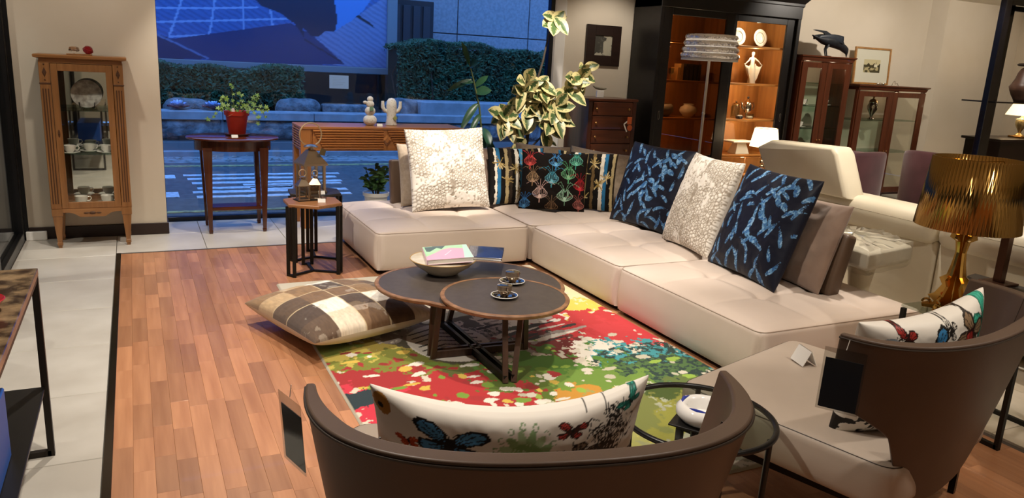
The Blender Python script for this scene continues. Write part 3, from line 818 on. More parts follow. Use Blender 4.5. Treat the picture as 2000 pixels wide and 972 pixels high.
def leopard_cushion(nm, label, w, h, seed, loc, rot, c='#f2ece2'):
    m = leopard(seed); n = m.shape[0]
    cv = Canvas(w, h, c, w / (n - 1)); 
    cv.C = np.zeros((n, n, 3)); cv.nx = cv.ny = n
    cv.C[:] = lin(c); cv.C[m] = lin('#a99d8e')
    # soften
    K = cv.C.copy()
    for ax in (0, 1): K = (np.roll(K, 1, ax) + 2 * K + np.roll(K, -1, ax)) / 4
    cv.C = K; hm = (~m).astype(float)
    for _ in range(2):
        for ax in (0, 1): hm = (np.roll(hm, 1, ax) + 2 * hm + np.roll(hm, -1, ax)) / 4
    def rel(u, v): return 0.005 * hm[np.clip((v * (n - 1)).astype(int), 0, n - 1), np.clip((u * (n - 1)).astype(int), 0, n - 1)]
    o = pillow(nm, w, h, .17, cv, None, c, PRINT, None, 230, rel, loc=loc, rot=rot, seed=seed)
    return tag(o, label, 'cushion', 'cushions on the beige sofa')
SEATZ = .326
leopard_cushion('textured_cushion', 'big white embossed cushion lit by a spot, leftmost on the sofa', .65, .64, 4, (2.19, 5.50, SEATZ + .015), (radians(-16), radians(-2), 0))
leopard_cushion('textured_cushion', 'white embossed cushion between the two navy cushions', .56, .65, 8, (3.285, 4.02, SEATZ), (radians(-19), 0, radians(-96)))
def navy(w, h, seed):
    cv = Canvas(w, h, '#0c1020', .0024); r = random.Random(seed)
    def sprig(x, y, a, L, wd=.0125):
        n = max(5, int(L / .009)); cur = r.uniform(-1.2, 1.2); px, py = x, y
        for i in range(n):
            t = i / n; a2 = a + cur * t; px += cos(a2) * L / n; py += sin(a2) * L / n
            s = wd * (.35 + .65 * sin(pi * min(1, .15 + t))) * (1 - .35 * t)
            for sd in (-1, 1):
                cv.ell(px + cos(a2 + sd * 1.5) * s * .55, py + sin(a2 + sd * 1.5) * s * .55, s * .75, s * .42, r.choice(['#4a749c', '#5f8bb2', '#3a648e', '#7da3c4', '#2f5a8c']), a2 + sd * .75)
            if i % 3 == 0: cv.ell(px, py, s * .3, s * .22, '#1d4f96', a2)
    for j in range(8):
        for i in range(7):
            x = (i + .5 + r.uniform(-.4, .4)) / 7 * w; y = (j - .1 + r.uniform(-.3, .3)) / 8 * h
            sprig(x, y, pi / 2 + r.choice((-.75, -.4, .45, .8)) + r.uniform(-.2, .2), r.uniform(.09, .15))
    for (cx, cy, R) in ((w * .78, h * .8, .06), (w * .6, h * .45, .07)):
        for k in range(5): a = k * 1.1; sprig(cx + R * cos(a), cy + R * sin(a), a + 1.8, .08, .02)
    return cv
def navy_cushion(label, w, h, seed, loc, rot):
    cv = navy(w, h, seed)
    o = pillow('floral_cushion', w, h, .17, cv, None, '#0d1224', mat('navy_satin', rough=.5, spec=.35, attr='Col', bump=(700, .1, .001)), None, 210, loc=loc, rot=rot, seed=seed)
    tag(o, label, 'cushion', 'cushions on the beige sofa')
    return o
navy_cushion('navy cushion with blue floral sprigs, the one farther back near the cabinet', .66, .64, 5, (3.365, 4.66, SEATZ), (radians(-18), 0, radians(-82)))
navy_cushion('navy cushion with blue floral sprigs, nearest the front by the taupe cushion', .68, .66, 9, (3.165, 3.34, SEATZ + .005), (radians(-20), 0, radians(-98)))
# plain linen and velvet cushions
M_LIN = mat('linen', '#b0a08d', 0.9, c2='#a39380', nscale=60, attr=None, bump=(500, .25, .0015), sheen=.2)
M_VEL = mat('taupe_velvet', '#8f7868', 0.8, c2='#836c5d', nscale=8, sheen=.5, bump=(300, .1, .001))
def plain(label, w, h, loc, rot, m, seed, t=.15):
    o = pillow('plain_cushion', w, h, t, None, None, '#999999', m, None, 44, loc=loc, rot=rot, wrinkle=.009, seed=seed)
    tag(o, label, 'cushion', 'cushions on the beige sofa')
plain('greige linen cushion behind the spotlit white cushion, by the sofa end', .56, .50, (2.135, 5.77, SEATZ), (radians(-14), 0, radians(3)), M_LIN, 1)
plain('taupe velvet cushion between the spotlit white and the striped cushion', .52, .46, (2.63, 5.86, SEATZ), (radians(-12), 0, 0), M_VEL, 2, .10)
plain('greige linen cushion peeping up behind the black thistle cushion', .52, .48, (3.15, 5.84, SEATZ), (radians(-10), radians(4), radians(-6)), M_LIN, 3, .12)
plain('greige linen cushion in the sofa corner behind the right striped cushion', .58, .46, (3.58, 5.62, SEATZ), (radians(-12), radians(6), radians(-30)), M_LIN, 4)
plain('taupe velvet cushion between the front navy cushion and the back panel', .60, .52, (3.365, 3.20, SEATZ), (radians(-18), 0, radians(-94)), M_VEL, 5, .13)
# striped cushions
def stripes(w, h, seed):
    cv = Canvas(w, h, '#15120f', .0026); r = random.Random(seed)
    x = 0
    pal = ['#15120f', '#6b5636', '#15120f', '#ddd5c4', '#2d6f9c', '#15120f', '#b9a77c', '#3b3026', '#15120f', '#e8e2d2', '#4b93bd', '#15120f', '#8a7650']
    k = 0
    while x < w:
        wd = r.uniform(.018, .034); c = pal[(k + seed) % len(pal)]
        W = (cv.X + .002 * np.sin(cv.Y * 90 + k) + .008 * (fbm(cv.X * 30, cv.Y * 60, k) - .5) > x) & (cv.X + .002 * np.sin(cv.Y * 70 + k) < x + wd)
        cv.mask(W, c); x += wd + r.uniform(.0, .01); k += 1
    for (cx, cy) in ((w * .18, h * .72), (w * .30, h * .42), (w * .62, h * .8), (w * .72, h * .45), (w * .85, h * .55), (w * .5, h * .2), (w * .45, h * .62)):
        for i in range(15):
            a = r.uniform(0, 6.28); L = r.uniform(.025, .065)
            cv.line([(cx, cy), (cx + L * cos(a), cy + L * sin(a))], .007, r.choice(['#b39a63', '#cdb985', '#8e7845']))
    return cv
def stripe_cushion(label, seed, loc, rot):
    o = pillow('striped_cushion', .50, .48, .14, stripes(.50, .48, seed), None, '#15120f', PRINT, None, 170, loc=loc, rot=rot, seed=seed)
    tag(o, label, 'cushion', 'cushions on the beige sofa')
stripe_cushion('black, blue and gold striped cushion left of the thistle cushion', 2, (2.84, 5.67, SEATZ), (radians(-14), 0, radians(-8)))
stripe_cushion('black, blue and gold striped cushion right of the thistle cushion', 4, (3.30, 5.36, SEATZ), (radians(-12), 0, radians(-36)))
# thistle cushion
w, h = .54, .48
cv = Canvas(w, h, '#16100d', .0022)
def thistle(cx, cy, s, c, c2):
    s *= 1.12
    for i in range(-6, 7):
        a = pi / 2 + i * .2
        P = [(cx + .1 * s * i / 6, cy - .55 * s)]
        for t in (0.25, .5, .75, 1): P.append((cx + i / 6 * s * .66 * sin(t * pi * .72 + .12), cy - .6 * s + t * s * (1.12 - .34 * (i / 6) ** 2)))
        cv.line(P, .003, c if i % 2 else c2)
    for i in (-2, -1, 0, 1, 2): cv.line([(cx, cy + .2 * s), (cx + i * .2 * s, cy + .75 * s), (cx + i * .4 * s, cy + 1.15 * s - abs(i) * .1 * s), (cx + i * .62 * s, cy + 1.1 * s - abs(i) * .2 * s)], .0028, c)
    cv.ell(cx, cy - .38 * s, .13 * s, .2 * s, c2); cv.line([(cx, cy - .55 * s), (cx, cy - .9 * s)], .008, c)
for a in ((.07, .40, .075, '#c23a3c', '#e0605a'), (.285, .41, .08, '#2f78b8', '#6fb0de'), (.45, .42, .075, '#3d9a88', '#7fc9b4'), (.10, .265, .075, '#8a6f52', '#b49673'), (.26, .265, .078, '#3f8fa8', '#7cc0d0'), (.395, .31, .085, '#4f9a6a', '#8cc79a'),
          (.50, .22, .075, '#a8222c', '#cf3a40'), (.17, .14, .085, '#cfa9a0', '#e8cdc4'), (.375, .13, .088, '#7fae90', '#b4d6bf'), (.045, .05, .07, '#2f6fb0', '#5a9ad2'), (.27, .03, .07, '#6b5440', '#927558'), (.49, .06, .065, '#8f4f48', '#b4706a')):
    thistle(*a)
o = pillow('thistle_cushion', w, h, .15, cv, None, '#16100d', PRINT, None, 240, loc=(3.005, 5.375, SEATZ), rot=(radians(-14), 0, radians(-31)), seed=3)
tag(o, 'black cushion embroidered with coloured thistles in the sofa corner', 'cushion', 'cushions on the beige sofa')

# ================================================================== FLOOR CUSHION (patchwork hide)
def patchwork():
    w = .72; cv = Canvas(w, w, '#a08a6c', .004); r = random.Random(12)
    pal = ['#e6ded0', '#5a4636', '#b39a76', '#8a6b49', '#d3c6b0', '#4a3a30', '#b79a74', '#75593f', '#ece5da']
    n = 5; s = w / n; seq = [0, 1, 2, 0, 3, 4, 5, 6, 7, 0, 2, 1, 8, 3, 6, 4]
    k = 0
    fib = fbm(cv.X * 160, cv.Y * 40, 3, 3); mot = fbm(cv.X * 18, cv.Y * 18, 8, 4)
    for j in range(n):
        for i in range(n):
            c = pal[(i * 3 + j * 5 + (i * j) % 4 + r.randint(0, 1)) % len(pal)]
            W = (cv.X >= i * s) & (cv.X < (i + 1) * s) & (cv.Y >= j * s) & (cv.Y < (j + 1) * s)
            cv.mask(W, c)
            cv.mask(W & (mot > .62), pal[r.randint(0, 7)], .22)
    cv.C *= (0.75 + .5 * fib)[..., None]
    for i in range(1, n):
        cv.mask(np.abs(cv.X - i * s) < .0022, '#c9b48f'); cv.mask(np.abs(cv.Y - i * s) < .0022, '#c9b48f')
    return cv
o = pillow('floor_cushion', .76, .76, .21, patchwork(), None, '#cfc0ab', mat('hide', rough=.75, spec=.25, attr='Col', bump=(300, .3, .002), sheen=.3), None, 150, loc=(0.80, 3.56, .113), rot=(radians(-90), 0, 0), pinch=.03, seed=6)
# lie flat: local z (height) runs along the floor
o.rotation_euler = Euler((radians(-90), 0, 0)); 
Mx = Matrix.Translation((0.965, 4.02, .118)) @ Matrix.Rotation(radians(18), 4, 'Z') @ Matrix.Rotation(radians(-90), 4, 'X') @ Matrix.Translation((0, 0, -.38))
o.matrix_world = Mx
tag(o, 'brown and cream checkered cowhide patchwork cushion lying on the floor', 'cushion')

# ================================================================== COFFEE TABLE
M_TTOP = mat('dark_table_top', '#4a423c', 0.45, c2='#433b36', nscale=30, bump=(200, .06))
M_TRIM = mat('walnut_edge', '#8f6a4c', 0.45, c2='#6b4b34', nscale=20)
M_WALN = wood('walnut_dark', '#4b3324', '#38251a', 'z', 5, .45)
ct = thing('coffee_table', 'dark cloud-shaped coffee table with a smaller round top overlapping it', 'table', (1.56, 3.55, 0))
def outline(circles, c0, n=96, k=1.0):
    P = []
    for i in range(n):
        a = 2 * pi * i / n; best = 0
        for (cx, cy, r) in circles:
            dx, dy = c0[0] - cx, c0[1] - cy
            b = dx * cos(a) + dy * sin(a); q = b * b - (dx * dx + dy * dy - r * r)
            if q > 0: best = max(best, -b + sqrt(q))
        P.append((c0[0] + k * best * cos(a) - 1.56, c0[1] + k * best * sin(a) - 3.55))
    return P
def inset(P, d):
    n = len(P); Q = []
    for i in range(n):
        a = Vector(P[i - 1]); b = Vector(P[(i + 1) % n]); t = (b - a).normalized(); nn = Vector((-t.y, t.x)); Q.append((P[i][0] + nn.x * d, P[i][1] + nn.y * d))
    return Q
def top_part(P, z0, z1, nm):
    g = G(); A = inset(P, .022); B = inset(P, .004); Cc = inset(P, .012)
    g.loft([[(*p, z0) for p in Cc], [(*p, z0 + .006) for p in B], [(*p, z1 - .004) for p in P], [(*p, z1) for p in inset(P, .003)], [(*p, z1) for p in A]], True, False)
    g.f.append(tuple(range(len(P) - 1, -1, -1)))
    rim = ob('edge_band', g, M_TRIM, None, ang=30); 
    t = ob(nm, G().prism(A, z0 + .004, z1 - .0008), M_TTOP, ct, smooth=False); rim.parent = t
    return t
P1 = outline([(1.625, 3.63, .455), (1.415, 3.69, .345)], (1.55, 3.65))
top_part(P1, .308, .33, 'large_top')
P2 = [(1.617 - 1.56 + .325 * cos(2 * pi * i / 72), 3.305 - 3.55 + .325 * sin(2 * pi * i / 72)) for i in range(72)]
top_part(P2, .334, .356, 'round_top')
LG = [((1.29, 3.45), (1.31, 3.45)), ((1.53, 3.03), (1.58, 3.13)), ((1.80, 3.42), (1.78, 3.42)), ((1.52, 3.87), (1.55, 3.83))]
for (fx, fy), (tx, ty) in LG:
    a = atan2(fy - 3.45, fx - 1.55) + pi / 2
    for s in (-1, 1):
        dx, dy = s * .022 * cos(a), s * .022 * sin(a)
        g = G(); g.bar((fx + dx - 1.56, fy + dy - 3.55, .0135), (tx + dx * 1.9 - 1.56, ty + dy * 1.9 - 3.55, .312), .026, .02)
        ob('leg', g, M_WALN, ct, smooth=False)
for a, b in ((0, 2), (1, 3)):
    p, q = LG[a][0], LG[b][0]; an = atan2(q[1] - p[1], q[0] - p[0]) + pi / 2
    for s in (-1, 1):
        dx, dy = s * .022 * cos(an), s * .022 * sin(an)
        ob('stretcher', G().bar((p[0] + dx - 1.56, p[1] + dy - 3.55, .032), (q[0] + dx - 1.56, q[1] + dy - 3.55, .032), .018, .035), M_BLACKM if a else M_WALN, ct, smooth=False)
# bowl
M_CREAM = mat('cream_glaze', '#cfc6b2', 0.25, c2='#bcb29b', nscale=12)
bw = thing('serving_bowl', 'shallow cream bowl with a mosaic inside and books on it', 'bowl', (1.49, 3.85, .331))
PR = [(.075, 0), (.085, .004), (.10, .016), (.15, .05), (.178, .078), (.183, .083)]
ob('bowl_body', G().lathe(PR + [(.178, .085)], 48, caps=True), M_CREAM, bw, ang=60)
PI_ = [(.178, .0852), (.172, .081), (.145, .056), (.10, .030), (.05, .024), (.004, .023)]
ob('mosaic_inside', G().lathe(PI_, 48, caps=False), mat('mosaic', '#c9b78a', .35, c2='#5b6a2a', nscale=70, contrast=(.45, .55), bump=(140, .5, .003)), bw, ang=60)
ob('rim_band', G().tube([(.1815 * cos(2 * pi * i / 48), .1815 * sin(2 * pi * i / 48), .0845) for i in range(48)], .0032, 6, closed=True), mat('rim_gold', '#a98a5a', .4), bw)
# books lying across the bowl
def book(label, w, d, t, cover, cv, loc, rot, pages='#e9e4da'):
    b = thing('book', label, 'book', loc); b.rotation_euler = rot
    ob('pages', G().box(.004, w - .004, .003, d - .004, .003, t - .003), mat('paper_' + pages, pages, .8, bump=(400, .3), bstretch=(1, 1, 30)), b, smooth=False)
    ob('back_cover', G().cbox(0, w, 0, d, 0, .003, .0008), cover, b, smooth=False)
    ob('spine', G().cbox(-.002, .003, 0, d, 0, t, .0008), cover, b, smooth=False)
    if cv is None: ob('front_cover', G().cbox(0, w, 0, d, t - .003, t, .0008), cover, b, smooth=False)
    else:
        c = card('front_cover', cv, w, d, .003, None, b, loc=(0, 0, t), rot=(radians(-90), 0, 0)); 
        c.matrix_local = Matrix.Translation((0, 0, t)) @ Matrix(((1, 0, 0, 0), (0, 0, 1, 0), (0, -1, 0, 0), (0, 0, 0, 1)))
    return b
w, d = .25, .285
cv = Canvas(w, d, '#d99fb8', .0016)
cv.poly([(0, d), (w, d), (w, .19), (.14, .235), (0, .12)], '#a5d5a8')
cv.poly([(0, .12), (0, .07), (.10, .195), (.22, .26), (w, .275), (w, .24), (.14, .225)], '#9fd39c')
cv.poly([(.01, .28), (.09, .27), (.03, .17), (.012, .18)], '#3f5a55')
cv.poly([(.2, .0), (w, 0), (w, d), (.225, d), (.215, .15)], '#b4dccb')
cv.poly([(.05, .285), (.13, .285), (.10, .215)], '#3f5a55')
for i in range(4): cv.line([(.105 + i * .012, .085 + i * .024), (.113 + i * .012, .097 + i * .024)], .005, '#f3e9ee')
book('dark blue book with glossy cover lying under the pastel book', .20, .26, .016, mat('navy_cover', '#1a1c3a', .18, coat=.5), None, (1.605, 3.80, .4165), (0, 0, radians(-28)))
book('pastel pink and green paperback lying on the bowl', w, d, .028, mat('pastel_cover', '#d9b9c6', .35), cv, (1.355, 3.725, .4185), (0, radians(-4.2), radians(-14)))
# cups and saucers
M_SILV = mat('mirror_silver', '#c8c2ba', 0.08, metal=1.0)
M_PORC = mat('white_porcelain', '#e9e6df', 0.18)
def cup_set(x, y, rz, lab):
    s = thing('saucer', 'silver saucer with dark pattern ' + lab, 'saucer', (x, y, .357), rz)
    ob('plate', G().lathe([(.03, 0), (.034, .002), (.055, .006), (.066, .012), (.0665, .0135), (.064, .0135), (.05, .009), (.03, .006), (.002, .0055)], 40, caps=False), M_SILV, s, ang=60)
    ob('rim', G().tube([(.066 * cos(2 * pi * i / 40), .066 * sin(2 * pi * i / 40), .0135) for i in range(40)], .0017, 6, closed=True), M_PORC, s)
    for i in range(7):
        a = i * .9; ob('motif', G().prism([(.038 * cos(a), .038 * sin(a)), (.055 * cos(a + .12), .055 * sin(a + .12)), (.056 * cos(a + .3), .056 * sin(a + .3)), (.04 * cos(a + .28), .04 * sin(a + .28))], .0075, .0118), mat('motif_dark', '#2a2624', .3), s, smooth=False)
    c = thing('espresso_cup', 'mirror-finish espresso cup with white inside ' + lab, 'cup', (x, y, .364), rz)
    ob('cup_body', G().lathe([(.018, 0), (.02, .001), (.023, .012), (.033, .02), (.0365, .035), (.0375, .056), (.0365, .0565)], 36, caps=True), mat('bronze_mirror', '#c2b2a0', .14, metal=1.0), c, ang=60)
    ob('cup_inside', G().lathe([(.0365, .0567), (.035, .05), (.032, .03), (.02, .022), (.001, .021)], 36, caps=False), M_PORC, c, ang=60)
    ob('handle', G().tube([(-.034, 0, .05), (-.05, 0, .05), (-.057, 0, .038), (-.048, 0, .024), (-.031, 0, .02)], .0038, 8), M_SILV, c)
cup_set(1.598, 3.275, radians(80), 'nearer the table edge')
cup_set(1.745, 3.49, radians(200), 'farther from the table edge')

# ================================================================== HEXAGON SIDE TABLES
M_OAK = wood('oak_top', '#a9754a', '#8d5e39', 'x', 4, .4)
def hex_table(label, x, y, topm, ztop, R, rz):
    t = thing('side_table', label, 'table', (x, y, 0), rz, 'hexagon side tables')
    P = [(R * cos(2 * pi * i / 6), R * sin(2 * pi * i / 6)) for i in range(6)]
    ob('top', G().loft([[(p[0] * .985, p[1] * .985, ztop - .022) for p in P], [(*p, ztop - .016) for p in P], [(*p, ztop - .003) for p in P], [(p[0] * .985, p[1] * .985, ztop) for p in P]]), topm, t, smooth=False)
    for i in (0, 2, 4):
        a = 2 * pi * i / 6; b = a + 2 * pi / 6 * 0
        for da in (-.16, .16):
            c, s = cos(a + da) * R * .93, sin(a + da) * R * .93
            ob('leg', G().bar((c, s, 0), (c, s, ztop - .02), .022, .012), M_BLACKM, t, smooth=False)
        ob('foot_bar', G().bar((0, 0, .008), (cos(a) * R * .93, sin(a) * R * .93, .008), .02, .012), M_BLACKM, t, smooth=False)
    g = G()
    for i in (0, 2, 4):
        a = 2 * pi * i / 6
        g.bar((cos(a - .16) * R * .93, sin(a - .16) * R * .93, .008), (cos(a + .16) * R * .93, sin(a + .16) * R * .93, .008), .02, .012)
    for k, i in enumerate((0, 2, 4)):
        a = 2 * pi * i / 6; ob('foot_end', G().bar((cos(a - .16) * R * .93, sin(a - .16) * R * .93, .008), (cos(a + .16) * R * .93, sin(a + .16) * R * .93, .008), .02, .012), M_BLACKM, t, smooth=False)
hex_table('oak-topped hexagon side table with black legs, in front of its dark twin', 1.055, 5.215, M_OAK, .50, .205, radians(-30))
hex_table('dark-topped hexagon side table standing behind the oak one', 1.145, 5.585, mat('dark_top', '#2e2a28', .4), .50, .205, radians(-35))
# lanterns
M_NICK = mat('antique_nickel', '#ab9c88', 0.3, metal=1.0)
LGLASS = glass('lantern_glass', '#f4f4f0', .8)
def lantern(label, x, y, z, s, ring, rz):
    t = thing('lantern', label, 'lantern', (x, y, z), rz, 'metal lanterns')
    a = .075 * s
    ob('base', G().cbox(-a * 1.15, a * 1.15, -a * 1.15, a * 1.15, 0, .018 * s, .003 * s), M_NICK, t, smooth=False)
    for sx in (-1, 1):
        for sy in (-1, 1): ob('corner_post', G().bar((sx * a * .92, sy * a * .92, .018 * s), (sx * a * .92, sy * a * .92, .2 * s), .018 * s, .018 * s), M_NICK, t, smooth=False)
    g = G()
    for sx, sy in ((0, -1), (0, 1)): ob('pane', G().box(-a * .85, a * .85, sy * a * .92 - .001, sy * a * .92 + .001, .02 * s, .198 * s), LGLASS, t, smooth=False)
    for sx in (-1, 1): ob('pane', G().box(sx * a * .92 - .001, sx * a * .92 + .001, -a * .85, a * .85, .02 * s, .198 * s), LGLASS, t, smooth=False)
    r = ob('roof', G().loft([[(sx * a * k, sy * a * k, zz * s) for sx, sy in ((-1, -1), (1, -1), (1, 1), (-1, 1))] for k, zz in ((1.2, .2), (1.2, .212), (.38, .3), (.3, .306))]), M_NICK, t, smooth=False)
    ob('chimney', G().lathe([(.02 * s, .3 * s), (.02 * s, .318 * s), (.046 * s, .322 * s), (.05 * s, .33 * s), (.03 * s, .34 * s), (.004 * s, .345 * s)], 20), M_NICK, t)
    R = ring
    ob('ring_handle', G().tube([(R * cos(q), 0, .335 * s + R * .95 + R * sin(q)) for q in [pi * (-.35 + 1.7 * i / 26) for i in range(27)]], .0052 * s ** .5, 7), mat('ring_brass', '#c9ae88', .35, metal=.6), t)
    return t
lantern('large nickel lantern with a big ring handle on the dark side table', 1.115, 5.55, .50, 1.0, .082, radians(12))
lantern('small nickel lantern with a ring on top, left of its pair', .995, 5.235, .506, .47, .024, radians(5))
lantern('small nickel lantern on the oak table, right of its pair', 1.085, 5.27, .506, .47, .018, radians(-15))
o = ob('lantern_tray', G().cbox(-.085, .10, -.05, .05, 0, .006, .001), M_BLACKM, None, loc=(1.03, 5.25, .50), rot=(0, 0, radians(12))); tag(o, 'thin black tray under the two small lanterns', 'tray')
M_CARD = mat('white_card', '#e6e3dc', .6)
def price(label, x, y, z, rz=0, w=.05, h=.024):
    g = G(); g.loft([[(-w / 2, -.014, 0), (w / 2, -.014, 0), (w / 2, 0, h), (-w / 2, 0, h)], [(-w / 2, -.012, 0), (w / 2, -.012, 0), (w / 2, 0.002, h), (-w / 2, 0.002, h)]])
    g.loft([[(-w / 2, .014, 0), (w / 2, .014, 0), (w / 2, 0, h), (-w / 2, 0, h)], [(-w / 2, .016, 0), (w / 2, .016, 0), (w / 2, 0.002, h), (-w / 2, 0.002, h)]])
    o = ob('price_card', g, M_CARD, None, smooth=False, loc=(x, y, z), rot=(0, 0, rz)); tag(o, label, 'card', 'small price cards')
price('little white price card on the oak side table before the lanterns', 1.105, 5.155, .50, radians(-12))
price('little white price card on the dark side table by the large lantern', 1.17, 5.46, .50, radians(-5), .045)
ob_tag = ob('hang_tag', G().cbox(-.022, .022, -.001, .001, -.045, 0, .0005), mat('tag_gold', '#6f6247', .4, metal=.6), None, loc=(1.195, 5.50, .815), rot=(0, radians(18), radians(15))); tag(ob_tag, 'small brass-coloured tag hanging from the large lantern ring', 'tag')

# ================================================================== OVAL TABLE WITH POTTED PLANT
M_MAH = wood('mahogany', '#512613', '#3a190d', 'z', 4, .25, .4)
M_MAHX = wood('mahogany_x', '#5a2b19', '#421d10', 'x', 4, .18, .5)
ot = thing('oval_table', 'polished mahogany oval side table with tapered legs at the window', 'table', (.715, 6.70, 0))
def oval(a, b, n=56): return [(a * cos(2 * pi * i / n), b * sin(2 * pi * i / n)) for i in range(n)]
ob('top', G().loft([[(*p, z) for p in oval(a, b)] for a, b, z in ((.345, .255, .752), (.36, .27, .757), (.362, .272, .768), (.352, .262, .775))]), M_MAHX, ot, ang=50)
ob('apron', G().loft([[(*p, z) for p in oval(.30, .215)] for z in (.67, .752)]), M_MAH, ot, ang=50)
for sx in (-1, 1):
    for sy in (-1, 1):
        x_, y_ = sx * .215, sy * .168
        g = G(); g.loft([[(x_ + sx * o_ + i * r, y_ + sy * o_ * .3 + j * r, z) for i, j in ((-1, -1), (1, -1), (1, 1), (-1, 1))] for z, r, o_ in ((0, .012, -.005), (.012, .015, -.005), (.02, .016, -.005), (.03, .014, -.004), (.67, .035, 0), (.70, .035, 0))])
        ob('leg', g, M_MAH, ot, smooth=False)
ob('lower_shelf', G().cbox(-.205, .205, -.09, .09, .17, .20, .006), M_MAHX, ot, smooth=False)
pt = thing('potted_ivy', 'trailing ivy in a terracotta-red plastic pot on the oval table', 'potted plant', (.755, 6.74, .776))
ob('saucer', G().lathe([(.085, 0), (.095, .006), (.10, .018), (.096, .019), (.08, .008), (.002, .008)], 32, caps=True), mat('saucer_brown', '#5a3020', .5), pt)
M_RED = mat('terracotta_red', '#b8301f', .45, c2='#a82b1b', nscale=8)
ob('pot', G().lathe([(.064, .01), (.066, .012), (.088, .165), (.098, .166), (.101, .20), (.096, .20), (.088, .185), (.086, .17)], 36), M_RED, pt)
ob('soil', G().lathe([(.002, .178), (.087, .178)], 24, caps=False), mat('potting_soil', '#33261d', 1), pt)
M_IVY = mat('ivy_leaf', '#76923a', .5, c2='#4c6e2a', nscale=9)
M_STEMG = mat('green_stem', '#7d8a4a', .6)
def ivy_leaf(c, s, nrm, up, parent):
    u = Vector(up).normalized(); n = Vector(nrm).normalized(); w = n.cross(u).normalized(); u = w.cross(n)
    P = []
    for i in range(15):
        a = -pi / 2 + 2 * pi * i / 15; r = s * (.38 + .62 * abs(cos(2.5 * (a - pi / 2))) ** 1.3)
        q = Vector(c) + w * (r * cos(a)) + u * (r * sin(a)) + n * (.12 * r * cos(3 * a)); P.append(tuple(q))
    cc = Vector(c)
    g = G(); g.add(P + [tuple(cc)], [(i, (i + 1) % 15, 15) for i in range(15)])
    ob('leaf', g, M_IVY, parent, fixn=False)
r4 = random.Random(21)
vines = [((0, 0), (-.03, -.02, .10), (-.035, -.03, .22), (-.03, -.03, .215)), ((.02, 0), (.08, -.02, .08), (.15, -.03, .06), (.20, -.04, -.02)), ((-.03, 0), (-.08, -.03, .06), (-.13, -.05, .0), (-.19, -.06, -.06)), ((.03, .02), (.09, .0, .1), (.13, .0, .12), (.15, .0, .14)), ((0, .02), (.03, .0, .08), (.04, 0, .14), (.02, 0, .15)), ((-.02, -.03), (-.06, -.05, .07), (-.09, -.06, .06), (-.10, -.07, .03)), ((.03, -.03), (.08, -.06, .03), (.13, -.08, -.02), (.12, -.08, -.06)), ((0, -.03), (.02, -.06, .05), (.05, -.07, .06), (.08, -.08, .04)), ((-.04, .02), (-.06, .02, .08), (-.05, .0, .12), (-.03, 0, .1)), ((.04, -.01), (.10, -.03, .05), (.17, -.05, .02), (.18, -.06, .05))]
for vv in vines:
    b = Vector((vv[0][0], vv[0][1], .18)); pts = [tuple(b)] + [tuple(b + Vector(p)) for p in vv[1:]]
    ob('stem', G().tube(pts, [.003, .0025, .002, .0015], 5), M_STEMG, pt)
    for k in range(6):
        t_ = (k + 1) / 6 * 3; i = min(2, int(t_)); f_ = t_ - i; p = Vector(pts[i]).lerp(Vector(pts[i + 1]), f_)
        ivy_leaf(p + Vector((r4.uniform(-.015, .015), -.01, r4.uniform(-.01, .02))), r4.uniform(.017, .027), (r4.uniform(-.5, .5), -1, .7 + r4.uniform(-.3, .3)), (r4.uniform(-1, 1), 0, r4.uniform(-1, .3)), pt)
ob('plant_label', G().prism([(-.012, 0), (.012, 0), (.012, .05), (.006, .058), (-.006, .058), (-.012, .05)], -.001, .001, 'y'), M_PORC, pt, loc=(-.035, -.07, .17), smooth=False)
ob('tie_wire', G().tube([(.098 * cos(a), .098 * sin(a), .175 + .018 * sin(a * 3)) for a in [pi * 1.2 + i * .1 for i in range(9)]], .0016, 5), mat('wire_tan', '#c99a7a', .5), pt)
price('little white price card beside the pot saucer on the oval table', .715, 6.575, .776, radians(5), .05, .022)

# ================================================================== CONSOLE WITH RIBBED FRONT
M_CON = wood('console_wood', '#b3743f', '#98602f', 'x', 4, .3, .3)
M_CONZ = wood('console_wood_z', '#b3743f', '#98602f', 'z', 4, .3, .3)
cn = thing('console_table', 'warm brown console table with horizontally ribbed drawer fronts at the window', 'console', (1.235, 6.55, 0))
LX, DY, TZ = 1.46, .40, .872
ob('top', G().cbox(0, LX, 0, DY, TZ - .022, TZ, .003), M_CON, cn, smooth=False)
ob('carcass', G().box(.008, LX - .008, .012, DY - .004, TZ - .205, TZ - .022), M_CONZ, cn, smooth=False)
def rib_panel(x0, x1, nm='drawer'):
    f = ob(nm, G().box(x0, x1, .004, .013, TZ - .2, TZ - .024), M_CON, cn, smooth=False)
    for k in range(8):
        z = TZ - .036 - k * .021
        cut = .012 * k
        for (a, b) in ((x0 + .002 + cut, x1 - .03 + .0 * k),):
            g = G(); g.prism([(a, z + .0085), (a, z - .0085), (b, z - .0085), (b, z + .0085)], .001, .004, 'y')
            ob('rib', G().loft([[(a, .005, z - .009), (b, .005, z - .009), (b, .005, z + .009), (a, .005, z + .009)], [(a, -.006, z - .002), (b, -.006, z - .002), (b, -.006, z + .004), (a, -.006, z + .004)]]), M_CON, f, smooth=False)
    return f
rib_panel(.10, .74); rib_panel(.745, LX - .07)
for k in range(8):
    z = TZ - .036 - k * .021
    ob('side_rib', G().loft([[(.008, .02, z - .009), (.008, DY - .02, z - .009), (.008, DY - .02, z + .009), (.008, .02, z + .009)], [(-.004, .02, z - .002), (-.004, DY - .02, z - .002), (-.004, DY - .02, z + .004), (-.004, .02, z + .004)]]), M_CON, cn, smooth=False)
